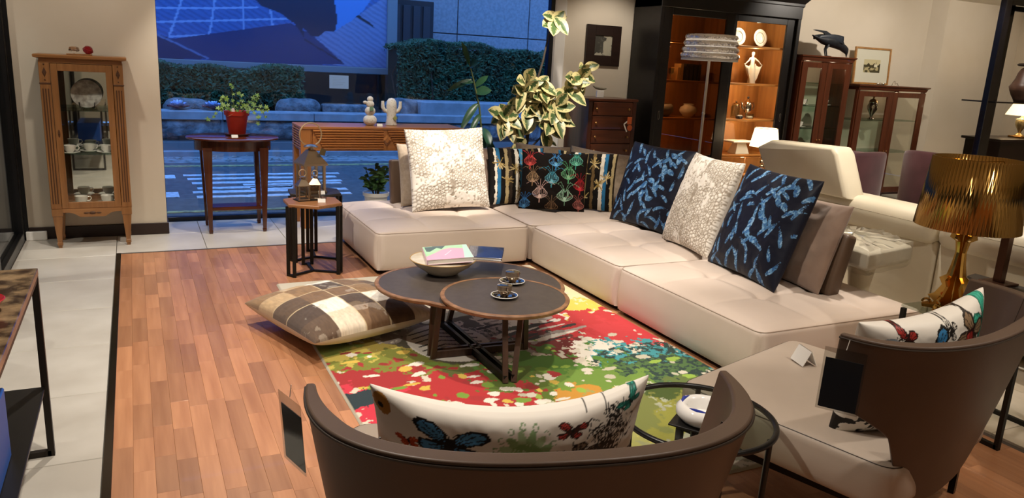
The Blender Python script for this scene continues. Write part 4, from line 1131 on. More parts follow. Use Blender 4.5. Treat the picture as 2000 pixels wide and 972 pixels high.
ob('diamond', G().loft([[(.74, .0, TZ - .16), (.70, .0, TZ - .11), (.74, .0, TZ - .06), (.78, .0, TZ - .11)], [(.74, -.012, TZ - .135), (.72, -.012, TZ - .11), (.74, -.012, TZ - .085), (.76, -.012, TZ - .11)]]), M_CON, cn, smooth=False)
for x_ in (0, LX - .085):
    for y_ in (0.006, DY - .085):
        ob('leg', G().cbox(x_, x_ + .085, y_, y_ + .08, 0, TZ - .02, .003), M_CONZ, cn, smooth=False)
# white cactus figures
M_BISQ = mat('white_bisque', '#dedbd0', .7, c2='#b9b4a4', nscale=70, contrast=(.55, .7), bump=(160, .8, .006))
ca = thing('cactus_figure', 'white ceramic cactus figure of four stacked balls on the console', 'figurine', (1.875, 6.74, .872), group='white cactus figures')
for k, (z, r, h) in enumerate(((.045, .062, .05), (.125, .047, .042), (.185, .036, .033), (.228, .028, .026))):
    ob('ball', G().ball((0, 0, z), (r, r * .8, h), 20, 12), M_BISQ, ca, ang=80)
ob('side_bud', G().ball((-.045, 0, .20), (.02, .015, .014), 10, 7), M_BISQ, ca, ang=80)
ob('green_tag', G().cbox(-.018, .018, -.05, -.047, .13, .165, .001), mat('tag_green', '#6d8f74', .4), ca, smooth=False)
cb_ = thing('cactus_figure', 'white ceramic saguaro cactus figure with two raised arms on the console', 'figurine', (2.07, 6.74, .872), group='white cactus figures')
ob('trunk', G().lathe([(.05, 0), (.052, .01), (.043, .06), (.044, .12), (.048, .17), (.042, .215), (.025, .238), (.003, .243)], 20), M_BISQ, cb_, ang=80)
for s in (-1, 1):
    ob('arm', G().tube([(s * .035, 0, .12), (s * .065, 0, .135), (s * .08, 0, .16), (s * .082, 0, .215)], [.016, .017, .017, .014], 10), M_BISQ, cb_, ang=80)
ob('green_tag', G().cbox(-.016, .016, -.052, -.049, -.016, .016, .001), mat('tag_yellow', '#9a9f5e', .4), cb_, loc=(.02, 0, .07), rot=(0, radians(45), 0), smooth=False)
price('little white price card between the two cactus figures', 1.945, 6.68, .872, 0, .05, .02)
# white planter on the floor behind the sofa end
wp = thing('potted_shrub', 'small dark-leaved shrub in a low white pot by the window', 'potted plant', (1.93, 6.72, 0))
ob('pot', G().lathe([(.075, 0), (.08, .004), (.105, .24), (.118, .245), (.12, .275), (.112, .275), (.10, .26)], 32), mat('white_pot', '#c9c6bd', .4), wp)
ob('soil', G().lathe([(.002, .255), (.102, .255)], 24, caps=False), MATS['potting_soil'], wp)
M_DLEAF = mat('dark_leaf', '#47683a', .4, c2='#34532c', nscale=6)
r5 = random.Random(8)
def blade(c, d, L, W, m, parent, droop=.25, nm='leaf', fold=.25, up=None):
    d = Vector(d).normalized(); w = d.cross(Vector(up or (0, 0, 1)))
    if w.length < 1e-3: w = Vector((1, 0, 0))
    w.normalize(); n = w.cross(d).normalized()
    P = np.zeros((7, 5, 3))
    for j in range(7):
        t = j / 6; half = W * (sin(pi * min(1, t * .94 + .06)) ** .75) * .5 if j < 6 else 0.0008
        ctr = Vector(c) + d * (L * t) - Vector((0, 0, 1)) * (droop * L * t * t)
        for i in range(5):
            q = (i - 2) / 2; P[j, i] = ctr + w * (half * q) + n * (abs(q) * half * fold)
    g = G(); g.grid(P)
    o = ob(nm, g, m, parent, fixn=False)
    uv = o.data.uv_layers.new(name='UVMap'); us = np.array([[i / 4, j / 6] for j in range(7) for i in range(5)])
    li = np.zeros(len(o.data.loops), np.int32); o.data.loops.foreach_get('vertex_index', li)
    uv.data.foreach_set('uv', us[li].ravel().astype(np.float32))
    return o
for i in range(13):
    a = r5.uniform(0, 6.28); tip = Vector((cos(a) * r5.uniform(.03, .15), sin(a) * r5.uniform(.03, .1), r5.uniform(.38, .5)))
    b = Vector((cos(a) * .03, sin(a) * .03, .255)); ob('stem', G().tube([tuple(b), tuple(b.lerp(tip, .5) + Vector((0, 0, .02))), tuple(tip)], [.005, .004, .002], 5), mat('twig', '#3c3a28', .7), wp)
    for k in range(9):
        p = b.lerp(tip, .25 + .75 * k / 8); q = r5.uniform(0, 6.28)
        blade(p, (cos(q), sin(q), r5.uniform(.1, .9)), r5.uniform(.06, .095), r5.uniform(.028, .04), M_DLEAF, wp, up=(0, -1, .6))

# ================================================================== OAK VITRINE ON THE LEFT
M_VIT = wood('honey_oak', '#93653a', '#7a502a', 'z', 4, .4, .2)
M_VITX = wood('honey_oak_x', '#a07044', '#865a30', 'x', 4, .38, .2)
M_CARVE = mat('dark_carving', '#4a2d16', .6)
SHELF = glass('shelf_glass', '#dfeee8', 1.0)
CLEAR = glass('cabinet_glass', '#fbfbf8', .55)
M_MIRR = mat('mirror', '#d8dad8', .02, metal=1.0)
vt = thing('display_vitrine', 'honey-oak glazed vitrine with fluted sides standing by the left wall', 'cabinet', (-.318, 6.28, 0))
W2 = .255; DV = .30
for sx in (-1, 1):
    for y_ in (.02, DV - .02):
        g = G(); g.loft([[(sx * (W2 - .032) + i * r, y_ + j * r, z) for i, j in ((-1, -1), (1, -1), (1, 1), (-1, 1))] for z, r in ((0, .011), (.018, .013), (.02, .017), (.04, .017), (.045, .0145), (.235, .03), (.24, .034), (.29, .034))])
        ob('leg', g, M_VIT, vt, smooth=False)
# apron with a shaped lower edge
ap = [(-W2 + .05, .29), (-W2 + .05, .262), (-.15, .262), (-.12, .255), (-.095, .238), (-.08, .228), (.08, .228), (.095, .238), (.12, .255), (.15, .262), (W2 - .05, .262), (W2 - .05, .29)]
a_ = ob('apron', G().prism(ap, -.004, .018, 'y'), M_VITX, vt, smooth=False)
ob('carved_motif', G().ball((0, -.006, .258), (.022, .006, .010), 10, 7).ball((-.04, -.006, .258), (.018, .005, .005), 8, 6).ball((.04, -.006, .258), (.018, .005, .005), 8, 6), M_CARVE, a_)
ob('bottom', G().box(-W2 + .01, W2 - .01, .0, DV, .285, .305), M_VITX, vt, smooth=False)
ob('back_mirror', G().box(-W2 + .03, W2 - .03, DV - .012, DV - .006, .34, 1.31), M_MIRR, vt, smooth=False)
ob('back_board', G().box(-W2 + .01, W2 - .01, DV - .006, DV, .29, 1.33), M_VIT, vt, smooth=False)
for sx in (-1, 1):
    ob('side_panel', G().box(*sorted((sx * (W2 - .012), sx * W2)), .045, DV, .29, 1.33), M_VIT, vt, smooth=False)
    p = ob('pilaster', G().cbox(*sorted((sx * (W2 - .062), sx * (W2 + .004))), -.006, .045, .29, 1.33, .003), M_VIT, vt, smooth=False)
    xm = sx * (W2 - .029)
    for k in (-1, 0, 1): ob('flute', G().cbox(xm + k * .016 - .0035, xm + k * .016 + .0035, -.009, -.004, .33, 1.14, .001), M_CARVE, p, smooth=False)
    ob('carved_diamond', G().loft([[(xm, -.006, 1.215), (xm - .014, -.006, 1.25), (xm, -.006, 1.285), (xm + .014, -.006, 1.25)], [(xm, -.011, 1.23), (xm - .007, -.011, 1.25), (xm, -.011, 1.27), (xm + .007, -.011, 1.25)]]), M_CARVE, p, smooth=False)
    ob('moulding', G().cbox(*sorted((sx * (W2 - .064), sx * (W2 + .007))), -.010, .045, 1.17, 1.18, .002), M_CARVE, p, smooth=False)
    for z in (1.305, 1.20): ob('stud', G().ball((xm, -.008, z), .005, 8, 6), M_CARVE, p)
ob('cornice', G().cbox(-W2 + .0, W2 - .0, -.008, DV, 1.315, 1.345, .003), M_VITX, vt, smooth=False)
ob('top', G().loft([[(sx * a, y_, z) for sx, y_ in ((-1, b), (1, b), (1, DV + .01), (-1, DV + .01))] for a, b, z in ((W2 + .01, -.015, 1.345), (W2 + .03, -.035, 1.352), (W2 + .032, -.037, 1.366), (W2 + .026, -.03, 1.372))]), M_VITX, vt, smooth=False)
dx0, dx1, dz0, dz1 = -W2 + .065, W2 - .065, .292, 1.312
d_ = ob('door', G().cbox(dx0, dx0 + .042, -.004, .016, dz0, dz1, .002).cbox(dx1 - .042, dx1, -.004, .016, dz0, dz1, .002).cbox(dx0 + .042, dx1 - .042, -.004, .016, dz0, dz0 + .045, .002).cbox(dx0 + .042, dx1 - .042, -.004, .016, dz1 - .05, dz1, .002), M_VIT, vt, smooth=False)
ob('pane', G().box(dx0 + .04, dx1 - .04, .004, .007, dz0 + .04, dz1 - .045), CLEAR, d_, smooth=False)
ob('lock_plate', G().ball((dx0 + .021, -.005, .83), (.007, .003, .028), 10, 8).ball((dx0 + .021, -.007, .83), (.005, .006, .006), 8, 6), M_CARVE, d_)
for z in (.985, .675): ob('glass_shelf', G().cbox(dx0 - .01, dx1 + .01, .02, DV - .015, z, z + .007, .001), SHELF, vt, smooth=False)
# things on and in the vitrine
t = thing('crystal_gem', 'clear faceted crystal ornament on top of the oak vitrine', 'ornament', (-.363, 6.43, 1.381))
ob('crystal', G().lathe([(.004, 0), (.036, .022), (.03, .044), (.016, .05)], 9), mat('clear_crystal', '#ffffff', .02, trans=1.0, ior=1.6), t, smooth=False)
o = ob('red_gem', G().lathe([(.004, -.026), (.022, -.02), (.036, 0), (.026, .02), (.012, .027)], 10), mat('red_crystal', '#a01020', .05, trans=.55, ior=1.6), None, smooth=False, loc=(-.275, 6.43, 1.408), rot=(radians(40), radians(20), 0)); tag(o, 'dark red glass gem on top of the oak vitrine', 'ornament')
o = ob('gem_stand', G().cbox(-.09, .07, -.035, .035, 0, .008, .001), M_VITX, None, loc=(-.32, 6.43, 1.3725), smooth=False); tag(o, 'flat little stand under the two glass gems', 'stand')
pl = thing('display_plate', 'silvery patterned plate on a black easel in the oak vitrine', 'plate', (-.305, 6.44, .993))
Mt = Matrix.Translation((0, -.02, .108)) @ Matrix.Rotation(radians(78), 4, 'X')
ob('plate', G().lathe([(.06, 0), (.07, .002), (.095, .010), (.10, .0115), (.094, .013), (.07, .006), (.002, .005)], 40, M=Mt), mat('silver_plate', '#c2c0bd', .25, metal=.0, c2='#8d8a87', nscale=30, bump=(60, .4, .003)), pl, ang=60)
for s in (-1, 1): ob('easel', G().tube([(s * .05, -.045, .05), (s * .045, -.05, .012), (s * .04, -.03, .004), (s * .03, .06, .004), (s * .015, .03, .12)], .004, 6), M_BLACK, pl)
def tea_cup(x, y, z, rz, label, m=None, s=1.0, group='porcelain in the cabinets', saucer=True):
    c = thing('tea_cup', label, 'cup', (x, y, z), rz, group)
    m = m or M_PORC; h0 = 0.0
    if saucer:
        ob('saucer', G().lathe([(.03 * s, 0), (.034 * s, .002), (.066 * s, .010), (.064 * s, .012), (.03 * s, .005), (.002, .005)], 28), m, c, ang=60); h0 = .006
    ob('cup_body', G().lathe([(.02 * s, h0), (.022 * s, h0 + .004), (.036 * s, h0 + .02 * s), (.04 * s, h0 + .05 * s), (.038 * s, h0 + .05 * s), (.034 * s, h0 + .022 * s), (.002, h0 + .01)], 28), m, c, ang=60)
    ob('handle', G().tube([(.037 * s, 0, h0 + .042 * s), (.055 * s, 0, h0 + .044 * s), (.06 * s, 0, h0 + .03 * s), (.05 * s, 0, h0 + .016 * s), (.034 * s, 0, h0 + .017 * s)], .0035 * s, 6), m, c)
    return c
MB = mat('blue_spot_china', '#e4e3de', .2, c2='#4a5078', nscale=32, contrast=(.66, .7))
tea_cup(-.435, 6.36, .683, 0, 'blue-flecked cup on the middle vitrine shelf, near the lock side', MB)
tea_cup(-.315, 6.45, .683, .4, 'blue-flecked cup on the middle vitrine shelf, in the centre', MB)
tea_cup(-.20, 6.375, .683, .2, 'blue-flecked cup on the middle vitrine shelf, far end', MB)
tea_cup(-.39, 6.375, .306, .1, 'white cup at the vitrine bottom, near the lock side', None, 1.1)
tea_cup(-.22, 6.385, .306, 0, 'white cup at the vitrine bottom, right-hand end', None, 1.1)
# socket box at the floor
sk = thing('floor_socket', 'flat white cable box at the baseboard by the glass door', 'socket', (-.715, 6.59, 0))
ob('box', G().cbox(-.068, .068, -.018, .014, .0, .066, .004), M_PORC, sk, smooth=False)

# ================================================================== SMALL PICTURE, DRESSER
def picture(name, label, x0, x1, y, z0, z1, fw, fm, cv, lean=0, mat_c=None, inner=None):
    w, h = x1 - x0, z1 - z0
    t = thing(name, label, 'picture', (x0, y, z0)); t.rotation_euler = (radians(-lean), 0, 0)
    f = ob('frame', G().cbox(0, fw, -.012, .012, 0, h, .002).cbox(w - fw, w, -.012, .012, 0, h, .002).cbox(fw, w - fw, -.012, .012, 0, fw, .002).cbox(fw, w - fw, -.012, .012, h - fw, h, .002), fm, t, smooth=False)
    card('print', cv, w - 2 * fw, h - 2 * fw, .004, None, t, loc=(fw, 0.0, fw))
    ob('pane', G().box(fw, w - fw, -.006, -.004, fw, h - fw), CLEAR, t, smooth=False)
    return t
cv = Canvas(.20, .20, '#b8b2a6', .002)
cv.mask(fbm(cv.X * 18, cv.Y * 18, 4) < .52 - .35 * (cv.X > .1) + .1 * (cv.Y > .1), '#4c4a47'); cv.mask(fbm(cv.X * 40, cv.Y * 40, 6) < .35, '#6d6a66', .6)
picture('framed_print', 'small dark-framed picture hung on the wall above the dresser', 4.245, 4.665, 7.085, 1.49, 1.90, .105, wood('dark_frame', '#2b1a14', '#1d110d', 'x', 5, .4), cv)
M_DRS = wood('dresser_wood', '#5e2f1a', '#452111', 'x', 4, .32, .3)
M_DRSZ = wood('dresser_wood_z', '#4a2415', '#36190e', 'z', 4, .35, .3)
M_BRASS = mat('brass', '#b98c55', .3, metal=1.0)
dr = thing('dresser', 'tall narrow dark wood dresser with brass-knobbed drawers against the wall', 'dresser', (4.04, 6.60, 0))
ob('carcass', G().box(0, .565, .012, .45, .0, 1.15), M_DRSZ, dr, smooth=False)
ob('top', G().cbox(-.012, .58, -.008, .455, 1.15, 1.175, .004), M_DRS, dr, smooth=False)
for x_ in (0, .52): ob('stile', G().cbox(x_, x_ + .045, -.002, .012, 0, 1.15, .002), M_DRSZ, dr, smooth=False)
for k in range(8):
    z1_ = 1.14 - k * .138
    if z1_ - .13 < 0: break
    w_ = ob('drawer', G().cbox(.05, .515, -.008, .012, z1_ - .13, z1_, .003), M_DRS, dr, smooth=False)
    for x_ in (.08, .465): ob('knob', G().lathe([(.004, 0), (.004, .012), (.011, .018), (.012, .025), (.006, .03)], 12, M=Matrix.Translation((x_, -.006, z1_ - .065)) @ Matrix.Rotation(radians(90), 4, 'X')), M_BRASS, w_)
ht = thing('drawer_hang_tags', 'orange and white hang tags on a cord from the dresser knob', 'tag', (4.497, 6.552, 1.10))
ob('cord', G().tube([(0, 0, 0), (.002, -.004, -.05), (.006, -.004, -.1)], .002, 5), mat('cord_dark', '#1c1714', .8), ht)
ob('square_tag', G().cbox(-.024, .03, -.005, -.003, -.17, -.095, .001), mat('orange_card', '#c8602c', .6), ht, smooth=False)
ob('round_tag', G().lathe([(.002, 0), (.03, 0), (.03, .002), (.002, .002)], 22, M=Matrix.Translation((.01, -.005, -.205)) @ Matrix.Rotation(radians(90), 4, 'X')), mat('orange_card2', '#c05a2a', .6), ht)
ob('white_tag', G().bar((-.06, -.002, -.17), (-.02, -.002, -.245), .002, .014).bar((-.06, -.002, -.17), (-.02, -.002, -.14), .002, .014), M_CARD, ht, smooth=False)
ds = thing('ornament_dish', 'small pale card holding a twisted grey twig on the dresser', 'ornament', (4.27, 6.80, 1.176))
ob('card_stand', G().cbox(-.03, .055, -.012, .012, 0, .07, .003), M_PORC, ds, smooth=False)
ob('twig', G().tube([(-.08, 0, .115), (-.05, 0, .098), (.0, -.005, .088), (.05, 0, .085), (.085, 0, .09)], [.004, .010, .014, .012, .005], 8), mat('twig_grey', '#7b7462', .8), ds)

# ================================================================== BLACK BOOKCASE WITH SLIDING GLASS DOORS
M_BLKW = mat('black_lacquer_wood', '#15110f', .35, c2='#0e0b0a', nscale=20)
M_INT = wood('lit_oak', '#b77d3f', '#a06b33', 'x', 3, .45)
M_INTZ = wood('lit_oak_z', '#a87038', '#8f5d2c', 'z', 3, .45)
bx, by = 4.80, 6.60
bk = thing('bookcase', 'big black bookcase with two sliding glass doors and oak inside', 'cabinet', (bx, by, 0))
BW, BD, BH = 1.90, .47, 2.30
ob('side_panel', G().cbox(0, .05, 0, BD, 0, 2.2, .004), M_BLKW, bk, smooth=False)
ob('side_panel', G().cbox(BW - .05, BW, 0, BD, 0, 2.2, .004), M_BLKW, bk, smooth=False)
ob('back_panel', G().box(.05, BW - .05, BD - .015, BD, .05, 2.2), M_INTZ, bk, smooth=False)
ob('divider', G().cbox(.93, .965, .06, BD - .015, .05, 2.12, .003), M_INTZ, bk, smooth=False)
for x_ in (.052, BW - .064): ob('lining', G().box(x_, x_ + .012, .06, BD - .015, .05, 2.12), M_INTZ, bk, smooth=False)
ob('base', G().cbox(-.01, BW + .01, -.01, BD, 0, .10, .004), M_BLKW, bk, smooth=False)
ob('top_rail', G().cbox(0, BW, -.005, BD, 2.10, 2.24, .004), M_BLKW, bk, smooth=False)
ob('cornice', G().loft([[(-a, -a, z), (BW + a, -a, z), (BW + a, BD, z), (-a, BD, z)] for a, z in ((.0, 2.22), (.012, 2.235), (.012, 2.26), (.05, 2.31), (.06, 2.315), (.06, 2.345))]), M_BLKW, bk, smooth=False)
for z in (.60, .995, 1.385, 1.785):
    ob('shelf', G().cbox(.965, BW - .064, .075, BD - .015, z - .022, z, .003), M_INT, bk, smooth=False)
    ob('shelf', G().cbox(.064, .93, .075, BD - .015, z - .022, z, .003), M_INT, bk, smooth=False)
for xa, xb in ((.09, .88), (1.0, 1.80)):
    for j, (a, b) in enumerate(((xa, (xa + xb) / 2 - .003), ((xa + xb) / 2 + .003, xb))):
        dd = ob('drawer_front', G().cbox(a, b, .07, .09, .12, .57, .003), M_INTZ, bk, smooth=False)
        ob('knob', G().ball(((a + b) / 2, .062, .45), .012, 10, 8), M_BLACK, dd)
for i, (xa, xb, y_) in enumerate(((.045, .97, .006), (.91, BW - .045, .034))):
    f = .125 if i == 0 else .125
    l_, r_ = (.11, .115) if i == 0 else (.115, .125)
    dd = ob('sliding_door', G().cbox(xa, xa + l_, y_, y_ + .024, .10, 2.10, .003).cbox(xb - r_, xb, y_, y_ + .024, .10, 2.10, .003).cbox(xa + l_, xb - r_, y_, y_ + .024, .10, .2, .003).cbox(xa + l_, xb - r_, y_, y_ + .024, 2.03, 2.10, .003), M_BLKW, bk, smooth=False)
    ob('pane', G().box(xa + l_, xb - r_, y_ + .01, y_ + .014, .2, 2.03), CLEAR if i else glass('door_glass_brown', '#cdb79c', .8), dd, smooth=False)
    xh = xa + .05 if i == 0 else xb - .055
    ob('recessed_pull', G().tube([(xh - .009, y_ - .002, .99), (xh - .009, y_ - .002, 1.06), (xh, y_ - .002, 1.07), (xh + .009, y_ - .002, 1.06), (xh + .009, y_ - .002, .99), (xh, y_ - .002, .98)], .0025, 6, closed=True), mat('pull_steel', '#8d8880', .3, metal=1), dd)
def bulb(x, y, z, watts, r=.03, col=AMBER):
    d = bpy.data.lights.new('lamp_or_fill_light', 'POINT'); d.energy = watts; d.color = col; d.shadow_soft_size = r
    o = bpy.data.objects.new('lamp_or_fill_light', d); COL.objects.link(o); o.location = (x, y, z); return o
LED = []
for z, e in ((2.05, 7), (1.74, 7), (1.34, 7), (.955, 7), (.56, 3.0)):
    bulb(bx + 1.4, by + .12, z, e * 1.0)
for z in (2.05, 1.74, 1.34, .955): bulb(bx + .25, by + .14, z, 4)
# contents of the bookcase
def wall_plate(x, y, z, r, label):
    p = thing('display_plate', label, 'plate', (x, y, z), 0, 'porcelain in the cabinets')
    Mt = Matrix.Translation((0, 0, r + .003)) @ Matrix.Rotation(radians(80), 4, 'X')
    ob('plate', G().lathe([(r * .6, 0), (r * .65, .004), (r * .97, .012), (r, .014), (r * .96, .016), (r * .66, .008), (r * .6, .005), (.002, .005)], 40, M=Mt), M_PORC, p, ang=50)
    ob('ring', G().tube([tuple(Mt @ Vector((r * .62 * cos(2 * pi * i / 40), r * .62 * sin(2 * pi * i / 40), .008))) for i in range(40)], .003, 5, closed=True), mat('grey_glaze', '#9d9588', .3), p)
wall_plate(6.365, 6.86, 1.786, .095, 'white dinner plate standing on the top bookcase shelf, right-hand one')
wall_plate(6.09, 6.90, 1.786, .095, 'white dinner plate on the top bookcase shelf, half behind the door edge')
st = thing('dancer_statuette', 'pale statuette of a dancer spreading her skirt on the bookcase shelf', 'figurine', (6.29, 6.83, 1.386))
M_STAT = mat('grey_bisque', '#b9b2a6', .5)
g = G(); R = []
for z, rx, ry, ox in ((0, .05, .035, .0), (.03, .044, .034, 0), (.08, .038, .03, .0), (.13, .034, .026, -.003), (.18, .029, .023, -.008), (.205, .028, .022, -.01), (.23, .024, .019, -.012), (.255, .03, .02, -.014), (.275, .032, .019, -.016), (.288, .014, .012, -.016), (.3, .011, .011, -.016), (.31, .016, .017, -.015), (.325, .019, .02, -.015), (.34, .014, .016, -.015), (.346, .004, .004, -.015)):
    R.append([(ox + rx * cos(2 * pi * i / 20) * (1 + .10 * sin(i * 2.2) * (z < .16)), ry * sin(2 * pi * i / 20), z) for i in range(20)])
ob('body', g.loft(R), M_STAT, st, ang=70)
for s, ox in ((-1, 0), (1, 0)):
    ob('arm', G().tube([(-.016 + s * .03, 0, .275), (-.01 + s * .07, -.012, .245), (-.005 + s * .125, -.01, .20)], [.010, .008, .006], 8), M_STAT, st)
    P = np.zeros((6, 6, 3))
    for j in range(6):
        for i in range(6):
            q = i / 5; P[j, i] = (s * (.02 + q * .115 * (1 - .75 * (j / 5) ** 1.3)), -.012 + .012 * sin(i * 1.6), .215 - .03 * sin(pi * q) - j / 5 * (.20 - .05 * q))
    sk_ = ob('skirt_wing', G().grid(P), M_STAT, st, fixn=False); mo = sk_.modifiers.new('t', 'SOLIDIFY'); mo.thickness = .006
tp = thing('teapot', 'silver teapot with a domed lid on the bookcase shelf', 'teapot', (6.29, 6.84, .997), 0)
ob('body', G().lathe([(.035, .06), (.045, .065), (.058, .10), (.055, .15), (.04, .18), (.03, .19), (.012, .205), (.005, .215)], 24).lathe([(.03, .0), (.034, .004), (.012, .02), (.015, .055), (.035, .062)], 20), M_SILV, tp)
ob('knob', G().ball((0, 0, .23), .014, 10, 8), M_BLACK, tp)
ob('spout', G().tube([(-.05, 0, .1), (-.075, 0, .12), (-.085, 0, .165), (-.10, 0, .18)], [.014, .011, .008, .007], 8), M_SILV, tp)
ob('handle', G().tube([(.05, 0, .16), (.085, 0, .175), (.10, 0, .14), (.09, 0, .1), (.052, 0, .085)], .006, 8), M_SILV, tp)
CRY = mat('clear_crystal')
gl_ = thing('glass_jar', 'clear lidded glass jar left of the silver teapot', 'jar', (6.14, 6.86, .997))
ob('jar_body', G().lathe([(.045, 0), (.05, .01), (.05, .12), (.04, .14), (.036, .14), (.044, .118), (.044, .015), (.002, .012)], 22), glass('jar_glass', '#e8ece8', 1.6), gl_)
ob('lid', G().lathe([(.046, .14), (.048, .148), (.03, .165), (.008, .17), (.014, .185), (.004, .195)], 20), M_SILV, gl_)
bl = thing('glass_box', 'little clear glass box in front of the silver teapot', 'box', (6.245, 6.74, .997))
ob('glass_body', G().cbox(-.04, .05, -.02, .02, 0, .055, .004), glass('jar_glass'), bl, smooth=False); ob('contents', G().cbox(-.03, .04, -.014, .014, .004, .03, .004), M_PORC, bl, smooth=False)
tn = thing('salt_tin', 'small dark glazed dish with white dots left of the glass box', 'dish', (6.08, 6.72, .997))
ob('dish', G().lathe([(.03, 0), (.04, .004), (.045, .03), (.04, .03), (.03, .01), (.002, .008)], 18), mat('dark_glaze', '#3a3a44', .2), tn)
for i in range(3): ob('sugar_lump', G().ball((-.02 + i * .02, -.01, .03), .012, 8, 6), M_PORC, tn)
ck = thing('cake_stand', 'white flared cake stand on the lowest bookcase shelf', 'stand', (6.20, 6.80, .601))
ob('plate', G().cbox(-.17, .17, -.10, .10, .125, .145, .005), M_PORC, ck, smooth=False)
ob('foot', G().loft([[(sx * a, sy * a * .7, z) for sx, sy in ((-1, -1), (1, -1), (1, 1), (-1, 1))] for a, z in ((.10, 0), (.06, .125))]), M_PORC, ck, smooth=False)
for i, (x_, h_, c) in enumerate(((5.235, .13, '#c7a46a'), (5.275, .17, '#b3935c'), (5.345, .17, '#2d2622'), (5.40, .175, '#33291f'), (5.455, .17, '#2b2520'), (5.51, .172, '#352a22'))):
    b = thing('shelf_book', ('pale tan' if i < 2 else 'dark brown') + ' upright book, %s from the left door frame on the bookcase shelf' % ('first', 'second', 'third', 'fourth', 'fifth', 'sixth')[i], 'book', (x_, 6.84, 1.386), 0, 'books in the bookcase')
    ob('cover', G().cbox(-.018, .018, -.06, -.055, 0, h_, .001).cbox(-.018, -.0155, -.058, .06, 0, h_, .0008).cbox(.0155, .018, -.058, .06, 0, h_, .0008), mat('bk' + c, c, .5), b, smooth=False)
    ob('pages', G().box(-.0155, .0155, -.055, .056, .003, h_ - .004), MATS['paper_#e9e4da'], b, smooth=False)
o = ob('glass_goblet', G().lathe([(.03, 0), (.006, .006), (.005, .05), (.03, .07), (.034, .12), (.032, .12), (.027, .074), (.002, .06)], 18), glass('jar_glass'), None, loc=(5.16, 6.82, 1.386)); tag(o, 'clear stemmed glass beside the tan books', 'glass')
vs = ob('round_vase', G().lathe([(.04, 0), (.045, .004), (.09, .05), (.095, .075), (.085, .105), (.055, .122), (.05, .13), (.06, .142), (.055, .142), (.045, .13), (.05, .1), (.002, .03)], 36), M_PORC, None, ang=60, loc=(5.44, 6.82, .996)); tag(vs, 'squat white vase on the middle bookcase shelf', 'vase')
vs = ob('stone_bowl', G().lathe([(.05, 0), (.06, .004), (.105, .06), (.10, .11), (.08, .135), (.07, .135), (.09, .1), (.002, .02)], 36), mat('grey_stoneware', '#77736c', .5), None, ang=60, loc=(5.135, 6.85, .996)); tag(vs, 'grey rounded bowl left of the squat white vase', 'bowl')

# ================================================================== CHERRY VITRINES ON THE FAR WALL
M_CHE = wood('cherry', '#5a2c17', '#43200f', 'z', 4, .35, .3)
M_CHEX = wood('cherry_x', '#5a2c17', '#43200f', 'x', 4, .35, .3)
def glazed_cab(label, x0, y0, w, d, h, shelves, stile=.06, mid=.09, backm=None, sideglass=False):
    t = thing('glazed_cabinet', label, 'cabinet', (x0, y0, 0), 0, 'cherry glazed cabinets')
    z0 = .12
    for x_ in (0, w - .04):
        for y_ in (.01, d - .05): ob('corner_post', G().cbox(x_, x_ + .04, y_, y_ + .04, 0, h - .04, .003), M_CHE, t, smooth=False)
    ob('bottom', G().cbox(.01, w - .01, .02, d - .01, z0 - .03, z0, .003), M_CHEX, t, smooth=False)
    ob('top', G().loft([[(-a, -a, z), (w + a, -a, z), (w + a, d, z), (-a, d, z)] for a, z in ((0, h - .06), (.006, h - .045), (.012, h - .025), (.03, h - .014), (.032, h)) ]), M_CHEX, t, smooth=False)
    ob('back_panel', G().box(.02, w - .02, d - .012, d, z0, h - .05), backm or M_WALL, t, smooth=False)
    for x_ in (0.005, w - .013):
        if sideglass: ob('side_pane', G().box(x_ + .002, x_ + .006, .05, d - .05, z0, h - .06), CLEAR, t, smooth=False)
        else: ob('side_panel', G().box(x_, x_ + .008, .05, d - .05, z0, h - .06), M_CHE, t, smooth=False)
    cw = w / 2
    for i, (a, b) in enumerate(((.012, cw - .002), (cw + .002, w - .012))):
        dd = ob('door', G().cbox(a, a + stile, -.008, .014, z0, h - .075, .002).cbox(b - stile, b, -.008, .014, z0, h - .075, .002).cbox(a + stile, b - stile, -.008, .014, z0, z0 + .07, .002).cbox(a + stile, b - stile, -.008, .014, h - .075 - .06, h - .075, .002), M_CHE, t, smooth=False)
        ob('pane', G().box(a + stile, b - stile, .002, .005, z0 + .07, h - .135), CLEAR, dd, smooth=False)
        ob('knob', G().ball((b - .02 if i == 0 else a + .02, -.018, h * .45), .009, 10, 8), M_BRASS, dd)
    for z in shelves: ob('glass_shelf', G().cbox(.03, w - .03, .03, d - .015, z, z + .008, .001), SHELF, t, smooth=False)
    return t
glazed_cab('tall narrow cherry cabinet with two glass doors and the crow on top', 6.79, 6.60, .80, .44, 1.73, (.90, 1.16, 1.42), .085)
glazed_cab('low wide cherry cabinet with two glass doors below the framed print', 7.76, 6.60, 1.20, .44, 1.435, (.62, 1.01), .09, sideglass=True)
for i, (x_, z) in enumerate(((7.06, .909), (7.37, .909), (7.08, 1.169), (7.42, 1.169))):
    tea_cup(x_, 6.78, z, .3, 'white teacup in the tall cherry cabinet, ' + ('left' if i % 2 == 0 else 'right') + ' door, ' + ('lower' if i < 2 else 'upper') + ' shelf', None, 1.2)
for xx in (7.0, 7.4): bulb(xx, 6.72, 1.62, .8)  # fill lights added inside the tall cabinet to brighten its back
bulb(8.6, 6.75, 1.34, 1.0)  # fill light added inside the wide cabinet
sv = thing('silver_urn', 'lidded silver urn on the shelf of the wide cherry cabinet', 'urn', (8.28, 6.80, 1.019))
ob('urn_body', G().lathe([(.04, 0), (.045, .006), (.015, .03), (.02, .05), (.06, .12), (.065, .16), (.045, .2), (.05, .21)], 24), M_SILV, sv); ob('lid', G().lathe([(.05, .21), (.04, .235), (.012, .25), (.008, .26), (.014, .272), (.003, .285)], 20), M_BRASS, sv)
